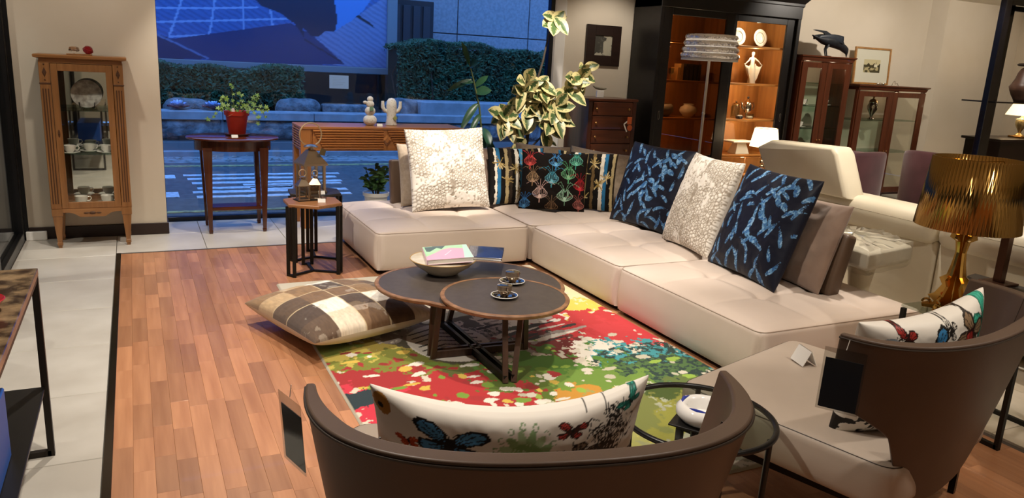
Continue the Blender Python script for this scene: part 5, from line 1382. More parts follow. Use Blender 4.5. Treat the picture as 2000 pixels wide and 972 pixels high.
# framed print leaning above the wide cabinet
cv = Canvas(.60, .40, '#d9d6cc', .0025)
W = (cv.X > .15) & (cv.X < .45) & (cv.Y > .12) & (cv.Y < .28); cv.mask(W, '#b7ab86'); cv.mask(W & (cv.Y > .2), '#c9bf9e')
cv.mask(W & (fbm(cv.X * 20, cv.Y * 30, 3) > .5) & (cv.Y < .215), '#4b4632'); cv.mask(W & (cv.Y > .19) & (cv.Y < .215 + .02 * np.sin(cv.X * 60)), '#3b3626'); cv.poly([(.34, .19), (.40, .19), (.40, .225), (.34, .225)], '#ddd8c4'); cv.poly([(.365, .225), (.38, .225), (.372, .265)], '#5a5238')
picture('framed_print', 'gold-framed landscape print leaning on the wide cherry cabinet', 8.03, 8.665, 6.95, 1.438, 1.885, .022, mat('gold_frame', '#a5763a', .4, c2='#8d6230', nscale=30), cv, lean=3)
ws = thing('wire_ornament', 'small silver bead ornament on the wide cherry cabinet', 'ornament', (8.28, 6.68, 1.436))
ob('beads', G().ball((-.12, 0, .018), .016, 10, 8).ball((-.07, 0, .018), .016, 10, 8).ball((-.02, 0, .018), .016, 10, 8), M_SILV, ws)
ob('base', G().cbox(-.15, .02, -.012, .012, 0, .005, .001), M_SILV, ws, smooth=False)
g2 = thing('silver_wire_stand', 'thin silver wire stand at the right of the bead ornament', 'ornament', (8.47, 6.68, 1.436))
ob('wire', G().tube([(-.06, 0, .003), (-.04, 0, .05), (-.015, 0, .06), (0, 0, .02), (.03, 0, .035), (.06, 0, .003)], .003, 6), M_SILV, g2)
# crow
cr = thing('crow_figure', 'black crow figure bending down on the tall cherry cabinet', 'figurine', (7.36, 6.76, 1.732))
M_CROW = mat('crow_black', '#14161a', .5, c2='#1f242b', nscale=25, bump=(50, .5, .004))
pts = [(-.30, .225, .012, .006), (-.22, .20, .036, .020), (-.12, .185, .062, .05), (-.03, .18, .075, .066), (.06, .17, .075, .068), (.14, .145, .062, .058), (.19, .118, .044, .042), (.225, .105, .043, .042), (.258, .085, .038, .038), (.278, .06, .022, .024), (.284, .04, .011, .013), (.288, .004, .003, .003)]
R = []
for i, (x_, z_, ry, rz_) in enumerate(pts):
    a = pts[max(0, i - 1)]; b = pts[min(len(pts) - 1, i + 1)]; tx, tz = b[0] - a[0], b[1] - a[1]; L = hypot(tx, tz); nx_, nz_ = -tz / L, tx / L
    R.append([(x_ + nx_ * rz_ * sin(2 * pi * j / 18), ry * cos(2 * pi * j / 18), z_ + nz_ * rz_ * sin(2 * pi * j / 18)) for j in range(18)])
ob('body', G().loft(R), M_CROW, cr, ang=70)
M_WING = mat('crow_wing', '#2a323d', .45, c2='#1a1e25', nscale=18, stretch=(2, 2, 14))
for s in (-1, 1):
    P = np.zeros((6, 9, 3))
    for j in range(6):
        for i in range(9):
            u_ = i / 8; v_ = j / 5; P[j, i] = (.12 - u_ * .36, s * (.074 - .05 * u_ * u_ + .006 * sin(v_ * 3)), .235 - .09 * v_ * (1 - .6 * u_) - .012 * u_ + .02 * sin(pi * u_))
    wv = ob('wing', G().grid(P), M_WING, cr, fixn=False); mo = wv.modifiers.new('t', 'SOLIDIFY'); mo.thickness = .012
ob('raised_feather', G().prism([(.03, .235), (-.10, .285), (-.27, .29), (-.30, .284), (-.14, .262), (-.07, .215)], -.008, .008, 'y'), M_CROW, cr, smooth=False)
for s, ox in ((-1, -.02), (1, .02)):
    l_ = ob('leg', G().tube([(-.04 + ox, s * .03, .13), (-.07 + ox, s * .03, .08), (-.045 + ox, s * .03, .008)], [.018, .009, .007], 8), M_CROW, cr)
    for k in (-.5, 0, .5): ob('toe', G().tube([(-.045 + ox, s * .03, .006), (-.0 + ox, s * .03 + k * .05, .004)], [.006, .003], 6), M_CROW, l_)

# ================================================================== TAUPE SHELL ARMCHAIRS
M_SHELL = mat('brown_leather', '#5d4b3f', .45, c2='#554438', nscale=3, bump=(260, .12, .0012), spec=.4)
M_SHELLIN = M_SHELL
M_SEATL = mat('greige_leather', '#b3a495', .5, bump=(260, .1, .0012), c2='#ab9c8d', nscale=3)
M_PIPE = mat('dark_piping', '#33281f', .5)
def armchair(label, x, y, rz, A=.545, Bd=.335):
    """origin: middle of the seat's front edge; faces +y"""
    t = thing('armchair', label, 'armchair', (x, y, 0), rz, 'shell armchairs')
    t0 = -.615
    def ring(th, z):
        k = (z - .2) / .6; k = min(max(k, 0), 1.05)
        a = (.395 + (A - .395) * k ** .8); b = (.20 + (Bd - .20) * k ** .9)
        c, s = cos(th), sin(th)
        e = .82
        return Vector((a * math.copysign(abs(s) ** e, s), t0 - b * abs(c) ** e - (.0 if c > 0 else 0), z))
    def zlow(th):
        q = abs(th) / (pi / 2)
        if q < .52: return .20
        if q < .68: return .20 + .26 * ((q - .52) / .16) ** .8
        return .46 + .10 * ((q - .68) / .32) ** .6
    def ztop(th):
        q = abs(th) / (pi / 2); return .795 + .008 * cos(th * 2)
    n, mz = 72, 16
    OUT = np.zeros((mz + 1, n + 1, 3)); INN = np.zeros((mz + 1, n + 1, 3))
    for i in range(n + 1):
        th = (-1 + 2 * i / n) * pi / 2 * 1.0
        for j in range(mz + 1):
            z = zlow(th) + (ztop(th) - zlow(th)) * j / mz
            p = ring(th, z)
            d = Vector((p.x, (p.y - t0) * 1.4 - .02, 0)); d.normalize()
            fwd = .03 * (1 - j / mz) * max(0, (abs(th) / (pi / 2) - .7) / .3)
            thick = (.034 + .012 * (j / mz)) * (1 - .55 * max(0, (abs(th) / (pi / 2) - .72) / .28) ** 1.5)
            OUT[j, i] = (p.x, p.y + fwd, p.z); INN[j, i] = (p.x - d.x * thick, p.y + fwd - d.y * thick, p.z)
    g = G(); nx_ = n + 1
    g.grid(OUT); g.grid(INN, flip=True); o_ = (mz + 1) * nx_
    for i in range(n):
        g.f.append((mz * nx_ + i, mz * nx_ + i + 1, o_ + mz * nx_ + i + 1, o_ + mz * nx_ + i)); g.f.append((i + 1, i, o_ + i, o_ + i + 1))
    for j in range(mz):
        g.f.append((j * nx_, (j + 1) * nx_, o_ + (j + 1) * nx_, o_ + j * nx_)); g.f.append(((j + 1) * nx_ + n, j * nx_ + n, o_ + j * nx_ + n, o_ + (j + 1) * nx_ + n))
    sh = ob('shell', g, M_SHELL, t, ang=50)
    bv = sh.modifiers.new('soft', 'BEVEL'); bv.width = .012; bv.segments = 3; bv.limit_method = 'ANGLE'; bv.angle_limit = radians(50)
    ob('piping', G().tube([tuple(Vector(OUT[mz, i]) + Vector((0, 0, -.011))) for i in range(n + 1)], .003, 6), M_PIPE, sh)
    for s in (0, 1):
        i = n // 2 + (n // 4 if s else -n // 4)
        ob('inner_seam', G().tube([tuple(Vector(INN[j, i])) for j in range(2, mz + 1)], .002, 5), M_PIPE, sh)
    # seat
    w, d = .84, .80
    st_ = slab('seat', w, d, .235, .385, .035, M_SEATL, t, 30, 30, lambda X_, Y_: .012 * np.sin(pi * X_ / w) * np.sin(pi * Y_ / d), (-w / 2, -d, 0), bulge=.006, rr=.07)
    pts = []
    for cx_, cy_, a0 in ((w - .07, .07, -90), (w - .07, d - .07, 0), (.07, d - .07, 90), (.07, .07, 180)):
        for a in range(0, 91, 15): pts.append((cx_ + .058 * cos(radians(a0 + a)), cy_ + .058 * sin(radians(a0 + a)), .3755))
    ob('seam', G().tube(pts, .002, 5, closed=True), M_PIPE, st_)
    # sled frame
    M_FR = mat('chair_frame', '#17120f', .3, metal=.6)
    F = [(-.405, -.03), (.405, -.03), (.37, -.74), (-.37, -.74)]
    for a in range(4):
        p, q = F[a], F[(a + 1) % 4]; ob('frame_rail', G().bar((*p, .215), (*q, .215), .022, .022), M_FR, t, smooth=False)
        ob('leg', G().bar((*p, .0125 if a < 2 else 0), (*p, .21), .022, .022), M_FR, t, smooth=False)
    return t
AR = atan2(.28, .96)
armchair('taupe shell armchair seen from behind, in the front of the picture', .945, 2.07, radians(-14.4), .505, .425)
armchair('taupe shell armchair at the right with a greige seat and a folded card on it', 2.14, 2.2, AR)
def loc_of(o, rz, lx, ly): return (o[0] + lx * cos(rz) - ly * sin(rz), o[1] + lx * sin(rz) + ly * cos(rz))
# butterfly prints
KY = 1.0
def butterfly(cv, x, y, s, a, c1, c2='#17130f', body='#17130f'):
    def T(px, py): return (x + s * (px * cos(a) - py * sin(a)), y + KY * s * (px * sin(a) + py * cos(a)))
    for sg in (-1, 1):
        up = [(0, .1), (.2 * sg, .65), (.55 * sg, .98), (1.0 * sg, 1.0), (1.15 * sg, .7), (.95 * sg, .3), (.45 * sg, .03), (0, -.02)]
        lo = [(0, .02), (.45 * sg, .03), (.85 * sg, -.08), (.92 * sg, -.45), (.68 * sg, -.8), (.32 * sg, -.72), (.06 * sg, -.35)]
        for W in (up, lo):
            cv.poly([T(*p) for p in W], c2)
            cx_ = sum(p[0] for p in W) / len(W); cy_ = sum(p[1] for p in W) / len(W)
            cv.poly([T(cx_ + (p[0] - cx_) * .78, cy_ + (p[1] - cy_) * .78) for p in W], c1)
            for p in W[1:-1]: cv.line([T(0, 0), T(cx_ + (p[0] - cx_) * .8, cy_ + (p[1] - cy_) * .8)], .0022, c2)
    cv.line([T(0, .3), T(0, -.4)], .09 * s + .002, body)
    for sg in (-1, 1): cv.line([T(0, .3), T(.15 * sg, .6), T(.25 * sg, .7)], .0018, body)
def scribble(cv, cx, cy, s, seed, c='#2b2724', n=24):
    r = random.Random(seed)
    for k in range(n):
        x, y = cx + r.gauss(0, s * .4), cy + r.gauss(0, s * .4); a = r.uniform(0, 6.28); P = [(x, y)]
        for i in range(7):
            a += r.uniform(-1.3, 1.3); x += cos(a) * s * .11; y += sin(a) * s * .11; P.append((x, y))
        cv.line(P, .0024, c)
    for k in range(5): cv.ell(cx + r.gauss(0, s * .3), cy + r.gauss(0, s * .3), s * .07, s * .05, c, r.uniform(0, 3))
def green_rosette(cv, cx, cy, s):
    r = random.Random(4)
    for k in range(14):
        a = k * .449; cv.ell(cx + cos(a) * s * .75, cy + sin(a) * s * .75, s * .32, s * .16, '#8fb07a' if k % 2 else '#a9c295', a)
    cv.ell(cx, cy, s * .62, s * .62, '#7fa266')
    for k in range(60):
        a = r.uniform(0, 6.28); q = r.uniform(0, .58); cv.ell(cx + cos(a) * q * s, cy + sin(a) * q * s, s * .035, s * .035, '#b6cda3')
    for k in range(16):
        a = k * .393 + .1; px, py = cx + cos(a) * s * 1.15, cy + sin(a) * s * 1.15
        P = [(px + s * .1 * cos(q), py + s * .1 * sin(q)) for q in [i * .7 for i in range(10)]]; cv.line(P, .0022, '#7f9a70')
def spotted(cv, x, y, s, a):
    butterfly(cv, x, y, s, a, '#efe9da')
def butterfly_canvas(w, h, seed):
    cv = Canvas(w, h, '#ece7dd', .0022)
    return cv
# cushion in the front chair: its top and back show over the rim
w, h = .66, .385
cv = Canvas(w, h, '#ece6dc', .0021)
KY = .55
# the back side carries the print seen by the camera; u runs left to right
butterfly(cv, .165, .322, .075, -.12, '#4f8fc4'); butterfly(cv, .075, .30, .024, .3, '#d8622c', '#b0431c'); cv.ell(.022, .36, .02, .022, '#b07a35'); cv.ell(.018, .355, .006, .006, '#17130f')
spotted(cv, .25, .255, .055, 1.4); green_rosette(cv, .335, .30, .062); butterfly(cv, .44, .35, .035, -.3, '#b9403a', '#3a1f18'); butterfly(cv, .455, .29, .055, -2.4, '#8f7a66', '#2f231b')
scribble(cv, .545, .31, .075, 5, n=70); scribble(cv, .53, .27, .06, 8, n=34); cv.ell(.63, .18, .025, .04, '#26201d'); butterfly(cv, .60, .365, .03, .6, '#3aa08e', '#1d5a50'); butterfly(cv, .1, .12, .06, 2, '#c74b3f')
KY = 1.0
cvb = Canvas(w, h, '#ece6dc', .0021); cvb.C = cv.C.copy()
fc = (.945, 2.07); fz = radians(-14.4)
p_ = loc_of(fc, fz, -.035, -.625)
o = pillow('butterfly_cushion', w, h, .15, cvb, cv, '#ece6dc', mat('satin_print', rough=.5, spec=.35, attr='Col'), None, 230, bend=-.10, loc=(p_[0], p_[1], .388), rot=(radians(17), 0, fz + pi), seed=14, pinch=.07)
# turned round so the camera sees its printed back over the chair rim: bend follows the shell
o.rotation_euler = (radians(15), 0, fz)
tag(o, 'white cushion printed with butterflies, curved into the front armchair', 'cushion', 'butterfly cushions')
# cushion in the right chair
w, h = .56, .43
cv = Canvas(w, h, '#e9e3d8', .0022)
butterfly(cv, .49, .375, .06, .5, '#3fae94', '#1d6a58'); butterfly(cv, .41, .36, .07, 2.6, '#8d7458', '#2c211a'); butterfly(cv, .36, .29, .07, .3, '#a8322c', '#34130f'); butterfly(cv, .30, .395, .03, 1.2, '#d9d3c8', '#211d1a')
butterfly(cv, .23, .33, .07, .4, '#3f86bc'); green_rosette(cv, .29, .24, .05); butterfly(cv, .13, .385, .04, 1.4, '#a8322c', '#34130f'); scribble(cv, .48, .28, .06, 3, n=30); scribble(cv, .10, .36, .05, 9, n=24); cv.ell(.06, .37, .04, .02, '#8f9aa4', .5); butterfly(cv, .13, .12, .055, 2.2, '#c8452f', '#1e1512'); butterfly(cv, .06, .20, .04, 1.0, '#3f5f9c', '#1e1512')
W = (cv.X < .10) & (cv.Y < .12); cv.mask(W & (fbm(cv.X * 60, cv.Y * 60, 2, 2) > .52), '#17130f')
cvb = Canvas(w, h, '#e9e3d8', .0022); cvb.C = cv.C.copy()
p_ = loc_of((2.14, 2.2), AR, -.06, -.66)
o = pillow('butterfly_cushion', w, h, .17, cvb, cv, '#e9e3d8', MATS['satin_print'], None, 220, bend=-.05, loc=(p_[0], p_[1], .392), rot=(radians(12), radians(-7), AR - .30), seed=15, pinch=.07)
tag(o, 'white cushion printed with butterflies, standing in the right armchair', 'cushion', 'butterfly cushions')
# hang tags: dark card in a clear pouch
POUCH = glass('pouch_film', '#e8e8e6', 1.2, .05)
def pouch(label, x, y, z, rz, tilt, w=.09, h=.165, c='#141420'):
    t = thing('hang_tag', label, 'tag', (x, y, z)); t.rotation_euler = (tilt, 0, rz)
    ob('dark_card', G().cbox(-w / 2, w / 2, -.001, .001, -h, -.03, .0005), mat('tag' + c, c, .6), t, smooth=False)
    ob('clear_pouch', G().box(-w / 2 - .006, w / 2 + .006, -.0025, -.0015, -h - .006, 0), POUCH, t, smooth=False)
    ob('string', G().tube([(0, 0, 0), (.004, .004, .03)], .001, 4), M_CARD, t)
p_ = loc_of((2.14, 2.2), AR, -.575, -.655); pouch('dark card in a clear pouch hanging on the right armchair wing', p_[0], p_[1], .755, AR + radians(-72), radians(-8), .10, .175)
p_ = loc_of(fc, fz, -.535, -.64); pouch('dark card in a clear pouch hanging on the front armchair wing', p_[0], p_[1], .765, fz + radians(-60), radians(4), .095, .165, '#101014')
p_ = loc_of((2.14, 2.2), AR, .14, -.13)
g = G(); g.loft([[(-.045, -.03, 0), (.045, -.03, 0), (.045, 0, .06), (-.045, 0, .06)], [(-.045, -.0275, 0), (.045, -.0275, 0), (.045, .0025, .06), (-.045, .0025, .06)]]).loft([[(-.045, .03, 0), (.045, .03, 0), (.045, 0, .06), (-.045, 0, .06)], [(-.045, .0325, 0), (.045, .0325, 0), (.045, .0025, .06), (-.045, .0025, .06)]])
o = ob('folded_card', g, M_CARD, None, smooth=False, loc=(2.335, 2.045, .398), rot=(0, 0, radians(75))); tag(o, 'blank folded white tent card standing on the right armchair seat', 'card')

# ================================================================== GLASS SIDE TABLE WITH ASHTRAY
gt_ = thing('glass_side_table', 'round glass-topped side table with a black tube frame between the armchairs', 'table', (1.565, 1.755, 0))
RT = .243
ob('glass_top', G().lathe([(.002, .424), (RT - .004, .424), (RT - .004, .432), (.002, .432)], 64, caps=False), glass('table_glass', '#dde3de', .9), gt_, ang=30)
ob('rim', G().tube([(RT * cos(2 * pi * i / 64), RT * sin(2 * pi * i / 64), .426) for i in range(64)], .0095, 10, closed=True), M_BLACK, gt_)
for a in (50, 170, 250, 300):
    ob('leg', G().cyl((RT * .93 * cos(radians(a)), RT * .93 * sin(radians(a)), 0), (RT * .96 * cos(radians(a)), RT * .96 * sin(radians(a)), .42), .0095, n=12), M_BLACK, gt_)
o = ob('coaster_slab', G().cbox(-.085, .085, -.085, .085, 0, .006, .001), mat('slate', '#1d1c1b', .3), None, smooth=False, loc=(1.545, 1.705, .4325), rot=(0, 0, radians(35))); tag(o, 'thin dark square slab under the porcelain ashtray', 'coaster')
at_ = thing('ashtray', 'white porcelain ashtray with blue brush strokes on the glass table', 'ashtray', (1.545, 1.705, .4387))
ob('bowl', G().lathe([(.055, 0), (.07, .004), (.086, .022), (.086, .04), (.072, .055), (.060, .055), (.052, .045), (.046, .016), (.002, .014)], 44), mat('porcelain_gloss', '#eceae6', .1), at_, ang=60)
M_BLUE = mat('cobalt', '#2f3f9a', .2)
for a0, a1, rr_ in ((-.9, .6, .066), (-.7, .3, .074), (1.6, 2.6, .068), (3.2, 4.2, .066)):
    ob('brush_stroke', G().tube([(rr_ * cos(a0 + (a1 - a0) * i / 10), rr_ * sin(a0 + (a1 - a0) * i / 10), .0535 - max(0, rr_ - .068) * .9) for i in range(11)], [.001 + .006 * sin(pi * i / 10) for i in range(11)], 6), M_BLUE, at_)

# ================================================================== MARBLE CONSOLE AT THE LEFT EDGE
M_EMP = mat('emperador_marble', '#3b2c22', .15, c2='#9a8060', nscale=13, detail=10, contrast=(.42, .66), coat=.1)
mc = thing('marble_console', 'console table with brown marble top and thin black frame at the left edge', 'console', (-.335, 3.03, 0))
# x from -0.75 to 0, y from 0 (far) to -1.6 (near)
ob('marble_top', G().cbox(-.34, .0, -1.6, 0, .685, .71, .002), M_EMP, mc, smooth=False)
M_FRM = mat('console_frame', '#2a241f', .4, metal=.5)
for x_ in (-.33, -.012):
    for y_ in (-.012, -1.588): ob('leg', G().bar((x_, y_, 0), (x_, y_, .685), .022, .022), M_FRM, mc, smooth=False)
for y_ in (-.012, -1.588): ob('floor_bar', G().bar((-.33, y_, .011), (-.012, y_, .011), .022, .022), M_FRM, mc, smooth=False)
for x_ in (-.33, -.012): ob('rail', G().bar((x_, -.012, .676), (x_, -1.588, .676), .018, .018), M_FRM, mc, smooth=False)
ob('lower_shelf', G().cbox(-.33, -.012, -1.58, -.02, .262, .275, .002), mat('black_shelf', '#14110f', .35), mc, smooth=False)
o = ob('blue_box', G().cbox(-.12, .12, -.45, .25, 0, .22, .004), mat('blue_card', '#2a62c4', .45), None, smooth=False, loc=(-.51, 2.25, .2755)); tag(o, 'bright blue box on the lower shelf of the marble console', 'box')
rd = thing('red_dish', 'red lacquer dish at the picture edge on the marble console', 'dish', (-.445, 2.55, .7105))
ob('dish', G().lathe([(.035, 0), (.045, .004), (.075, .04), (.072, .042), (.04, .01), (.002, .008)], 28), mat('red_lacquer', '#a8242c', .25), rd, ang=60)
# palm leaves beside the glass door
pf = thing('palm_plant', 'bright green leafy plant reaching in at the left edge by the glass door', 'potted plant', (-.74, 4.55, 0))
ob('pot', G().lathe([(.08, 0), (.085, .004), (.11, .22), (.12, .225), (.12, .25), (.11, .25), (.1, .23), (.002, .23)], 24), mat('grey_pot', '#55524e', .6), pf)
M_PALM = mat('palm_leaf', '#7fb03c', .45, c2='#a3c94f', nscale=4)
for a, L_, ele in ((2.0, .22, 1.6), (2.2, .34, .9), (3.4, .3, 1.0), (4.3, .33, .8), (5.0, .2, 2.4)):
    base = Vector((0, 0, .24)); d = Vector((cos(a), sin(a), ele)).normalized(); tip = base + d * L_
    ob('stem', G().tube([(0, 0, .23), tuple(base.lerp(tip, .5)), tuple(tip)], [.006, .005, .003], 6), M_STEMG, pf)
    blade(tip, (cos(a), sin(a), -.1), .22, .085, M_PALM, pf, .4)

# ================================================================== WHITE LEATHER SOFA, seen from behind
M_WHT = mat('ivory_leather', '#d9cfb8', .45, c2='#d2c7af', nscale=3, bump=(220, .15, .0015), spec=.4)
wsf = thing('ivory_sofa', 'ivory leather sofa seen from behind, one headrest raised', 'sofa', (4.30, 2.6, 0), radians(0))
# local: x away from the beige sofa, y along the room depth
L0, L1 = -1.5, 1.45
for i, (a, b) in enumerate(((.36, L1), (-.60, .35), (L0, -.61))):
    ob('rear_panel', G().cbox(.06, .17, a, b, .05, .56, .02), M_WHT, wsf, ang=60)
    ob('back_cushion', G().cbox(.0, .30, a - .004, b + .004, .53, .735, .075), M_WHT, wsf, ang=70)
ob('seat_base', G().cbox(.17, .98, L0, L1, .06, .30, .02), M_WHT, wsf, ang=60)
for (a, b) in ((.36, L1), (-.60, .35), (L0, -.61)): ob('seat_cushion', G().cbox(.27, 1.0, a, b - .004, .30, .45, .045), M_WHT, wsf, ang=60)
ob('armrest', G().cbox(.05, 1.0, L1, L1 + .22, .05, .58, .06), M_WHT, wsf, ang=60)
hr = [(.94, .70), (1.62, .70), (1.86, .97), (1.78, 1.015), (1.12, 1.03), (1.04, .985)]
P3 = []
g = G()
# headrest: a tapered block leaning back over the cushion
def hring(x_, k):
    cy, cz = 1.37, .86
    return [(x_ , cy + (y_ - cy) * k, cz + (z_ - cz) * k) for y_, z_ in ((.98, .705), (1.73, .70), (1.90, .955), (1.77, 1.02), (1.16, 1.04), (1.12, 1.0))]
g.loft([hring(-.035, .9), hring(-.02, .97), hring(.01, 1.0), hring(.11, 1.0), hring(.14, .97), hring(.15, .9)])
h_ = ob('headrest', g, M_WHT, wsf, ang=50)
sd = h_.modifiers.new('soft', 'BEVEL'); sd.width = .02; sd.segments = 3; sd.limit_method = 'ANGLE'; sd.angle_limit = radians(35)
for a, b in ((.36, L1), (-.60, .35), (L0, -.61)): ob('seam', G().tube([(-.001, a + .05, .66), (-.0015, (a + b) / 2, .663), (-.001, b - .05, .66)], .0022, 5), mat('ivory_seam', '#a79b84', .6), wsf)
# wrapped stool in the gap
M_WRAP = mat('stool_top_white', '#ddd6c8', .35, bump=(30, .3, .01))
wr = thing('wrapped_stool', 'white stool wrapped in shiny plastic film behind the beige sofa', 'stool', (3.98, 3.14, 0))
poly = [(-.36, -.30), (.12, -.21), (.22, .10), (.04, .42), (-.30, .34)]
def offs(k): 
    cx_ = sum(p[0] for p in poly) / 5; cy_ = sum(p[1] for p in poly) / 5
    return [(cx_ + (p[0] - cx_) * k, cy_ + (p[1] - cy_) * k) for p in poly]
g = G(); g.loft([[(*p, z) for p in offs(k)] for k, z in ((.94, .455), (1.0, .47), (1.0, .545), (.97, .56))])
sl = ob('stool_pad', g, M_WRAP, wr, ang=40); bv = sl.modifiers.new('b', 'BEVEL'); bv.width = .025; bv.segments = 3; bv.limit_method = 'ANGLE'; bv.angle_limit = radians(40)
# crinkled film
n_ = 44; PP = np.zeros((9, n_ + 1, 3)); ring = []
for i in range(n_ + 1):
    q = i / n_ * 5; k = int(q) % 5; f_ = q - int(q); a = poly[k]; b = poly[(k + 1) % 5]; ring.append((a[0] + (b[0] - a[0]) * f_, a[1] + (b[1] - a[1]) * f_))
cx_ = sum(p[0] for p in poly) / 5; cy_ = sum(p[1] for p in poly) / 5
for j, (k, z) in enumerate(((.97, .43), (1.02, .452), (1.03, .50), (1.03, .545), (1.0, .566), (.8, .568), (.55, .569), (.3, .569), (.02, .569))):
    for i in range(n_ + 1):
        nz = random.Random(j * 100 + (i % n_)).uniform(-1, 1)
        PP[j, i] = (cx_ + (ring[i][0] - cx_) * (k + .014 * nz), cy_ + (ring[i][1] - cy_) * (k + .014 * nz), z + (.013 if j > 3 else .007) * nz + (.012 if j > 3 else 0))
def film():
    m = glass('plastic_film', '#f6f6f2', 7.0, .08)
    return m
ob('plastic_film', G().grid(PP), film(), wr, ang=12, fixn=False)
ob('pedestal', G().lathe([(.14, 0), (.145, .01), (.07, .05), (.055, .2), (.08, .38), (.12, .456)], 28, c=(.0, .02, 0)), M_WHT, wr)

# ================================================================== PLUM TUB CHAIRS
M_PLUM = mat('plum_velvet', '#6a4048', .75, c2='#5c363e', nscale=5, sheen=.5)
def tub(label, x, y, rz):
    t = thing('tub_chair', label, 'armchair', (x, y, 0), rz, 'plum tub chairs')
    n = 40; O_ = []; rings = []
    for i in range(n + 1):
        a = radians(-40 + 260 * i / n)     # open towards -y
        e = .8
        c, s = cos(a), sin(a)
        px, py = .36 * math.copysign(abs(c) ** e, c), .34 * math.copysign(abs(s) ** e, s)
        qx, qy = px * .80, py * .80
        zt = .72 + .05 * (s > 0) * s
        rings.append([(px * .93, py * .93, .10), (px, py, .2), (px * 1.02, py * 1.02, zt - .04), (px * 1.0, py * 1.0, zt - .01), (px * .95, py * .95, zt), (px * .86, py * .86, zt), (qx, qy, zt - .015), (qx * .98, qy * .98, zt - .05), (qx * .95, qy * .95, .3), (qx * .95, qy * .95, .10)])
    ob('shell', G().loft(rings), M_PLUM, t, ang=50)
    ob('seat', G().cbox(-.27, .27, -.36, .24, .26, .42, .05), M_PLUM, t, ang=60)
    ob('base', G().cbox(-.25, .25, -.3, .24, .08, .27, .02), M_PLUM, t, ang=60)
    for sx in (-1, 1):
        for sy in (-1, 1): ob('leg', G().cyl((sx * .22, sy * .22, 0), (sx * .22, sy * .22, .1), .014, .02, 10), M_BLACK, t)
tub('plum velvet tub chair turned away, beside the ivory headrest', 6.88, 5.86, radians(185))
tub('plum velvet tub chair with its rounded side towards us, before the far wall', 8.05, 5.6, radians(100))

# ================================================================== LAMPS
# crystal-ring floor lamp
CLR = mat('crystal_ring', '#f0f0f4', .07, metal=1.0, bump=(28, 1.0, .02))
fl_ = thing('floor_lamp', 'floor lamp with a shade of stacked shiny crystal rings behind the sofa', 'lamp', (4.66, 5.62, 0))
for k in range(4):
    z = 1.60 + k * .053; r = .245 - .009 * k
    ob('crystal_ring', G().lathe([(r - .006, z), (r + .006, z + .006), (r + .016, z + .026), (r + .006, z + .046), (r - .006, z + .05), (r - .012, z + .026), (r - .006, z)], 48, caps=False), CLR, fl_, ang=80)
ob('lower_rim', G().lathe([(.235, 1.585), (.25, 1.585), (.25, 1.602), (.235, 1.602), (.235, 1.585)], 48, caps=False), mat('frost_rim', '#cfd0d0', .3), fl_)
ob('diffuser', G().lathe([(.004, 1.603), (.225, 1.603), (.225, 1.78), (.004, 1.78)], 32), mat('lamp_diffuser', '#f4efe4', .6, emit=('#fff0dc', .35)), fl_)
ob('pole', G().cyl((0, 0, .02), (0, 0, 1.60), .012, n=14), mat('brushed_steel', '#c2b8aa', .5, metal=.3), fl_)
ob('joint', G().ball((0, 0, 1.12), (.017, .017, .012), 12, 8), M_SILV, fl_)
ob('base', G().lathe([(.15, 0), (.15, .012), (.03, .02), (.014, .035)], 32), M_SILV, fl_)
# small white table lamp with a stem of balls
ls = thing('side_table', 'small oak side table carrying the lit white lamp by the bookcase', 'table', (6.10, 6.30, 0))
ob('top', G().cbox(-.2, .2, -.2, .2, .395, .42, .003), M_INT, ls, smooth=False)
for sx in (-1, 1):
    for sy in (-1, 1): ob('leg', G().cbox(*sorted((sx * .19, sx * .155)), *sorted((sy * .19, sy * .155)), 0, .395, .002), M_INTZ, ls, smooth=False)
tl = thing('table_lamp', 'lit white-shaded table lamp with a stem of mirrored balls', 'lamp', (6.10, 6.30, .42))
ob('shade', G().lathe([(.155, .315), (.118, .515), (.116, .515), (.153, .315)], 40, caps=False), mat('lit_shade', '#f6ead2', .8, emit=('#ffe2b4', 2.6)), tl, ang=60)
ob('trim', G().tube([(.118 * cos(2 * pi * i / 40), .118 * sin(2 * pi * i / 40), .515) for i in range(40)], .003, 6, closed=True), mat('shade_trim', '#4a4136', .7), tl)
ob('base', G().lathe([(.05, 0), (.05, .012), (.015, .02)], 24), M_SILV, tl)
for k in range(5): ob('ball', G().ball((0, 0, .045 + k * .052), (.026, .026, .026), 16, 10), M_SILV, tl)
ob('neck', G().cyl((0, 0, .28), (0, 0, .38), .006, n=8), M_SILV, tl)
ob('bulb', G().ball((0, 0, .40), (.03, .03, .035), 14, 10), mat('bulb_glow', '#fff2d8', .5, emit=('#ffe6bf', 12)), tl)
bulb(6.10, 6.30, .42 + .46, 2.2, .03)
# gold baroque lamp on its side table
M_GOLD = mat('gold_mirror', '#c9a35a', .1, metal=1.0)
sx0, sy0 = 3.33, 2.14
tb = thing('lamp_table', 'dark C-frame side table carrying the gold lamp', 'table', (sx0, sy0, 0))
ob('glass_top', G().cbox(-.12, .26, -.40, .16, .468, .48, .002), glass('table_glass'), tb, smooth=False)
for x_ in (-.11, .25):
    ob('leg', G().bar((x_, -.39, 0), (x_, -.39, .462), .02, .02), M_BLACKM, tb, smooth=False)
    ob('leg', G().bar((x_, .15, 0), (x_, .15, .462), .02, .02), M_BLACKM, tb, smooth=False)
    ob('floor_bar', G().bar((x_, -.39, .01), (x_, .15, .01), .02, .02), M_BLACKM, tb, smooth=False)
bl_ = thing('baroque_lamp', 'gold mirror-finish table lamp with a pleated drum shade and scrolled base', 'lamp', (sx0, sy0, .4835))
n = 160; z0_, z1_ = .395, .705
R = []
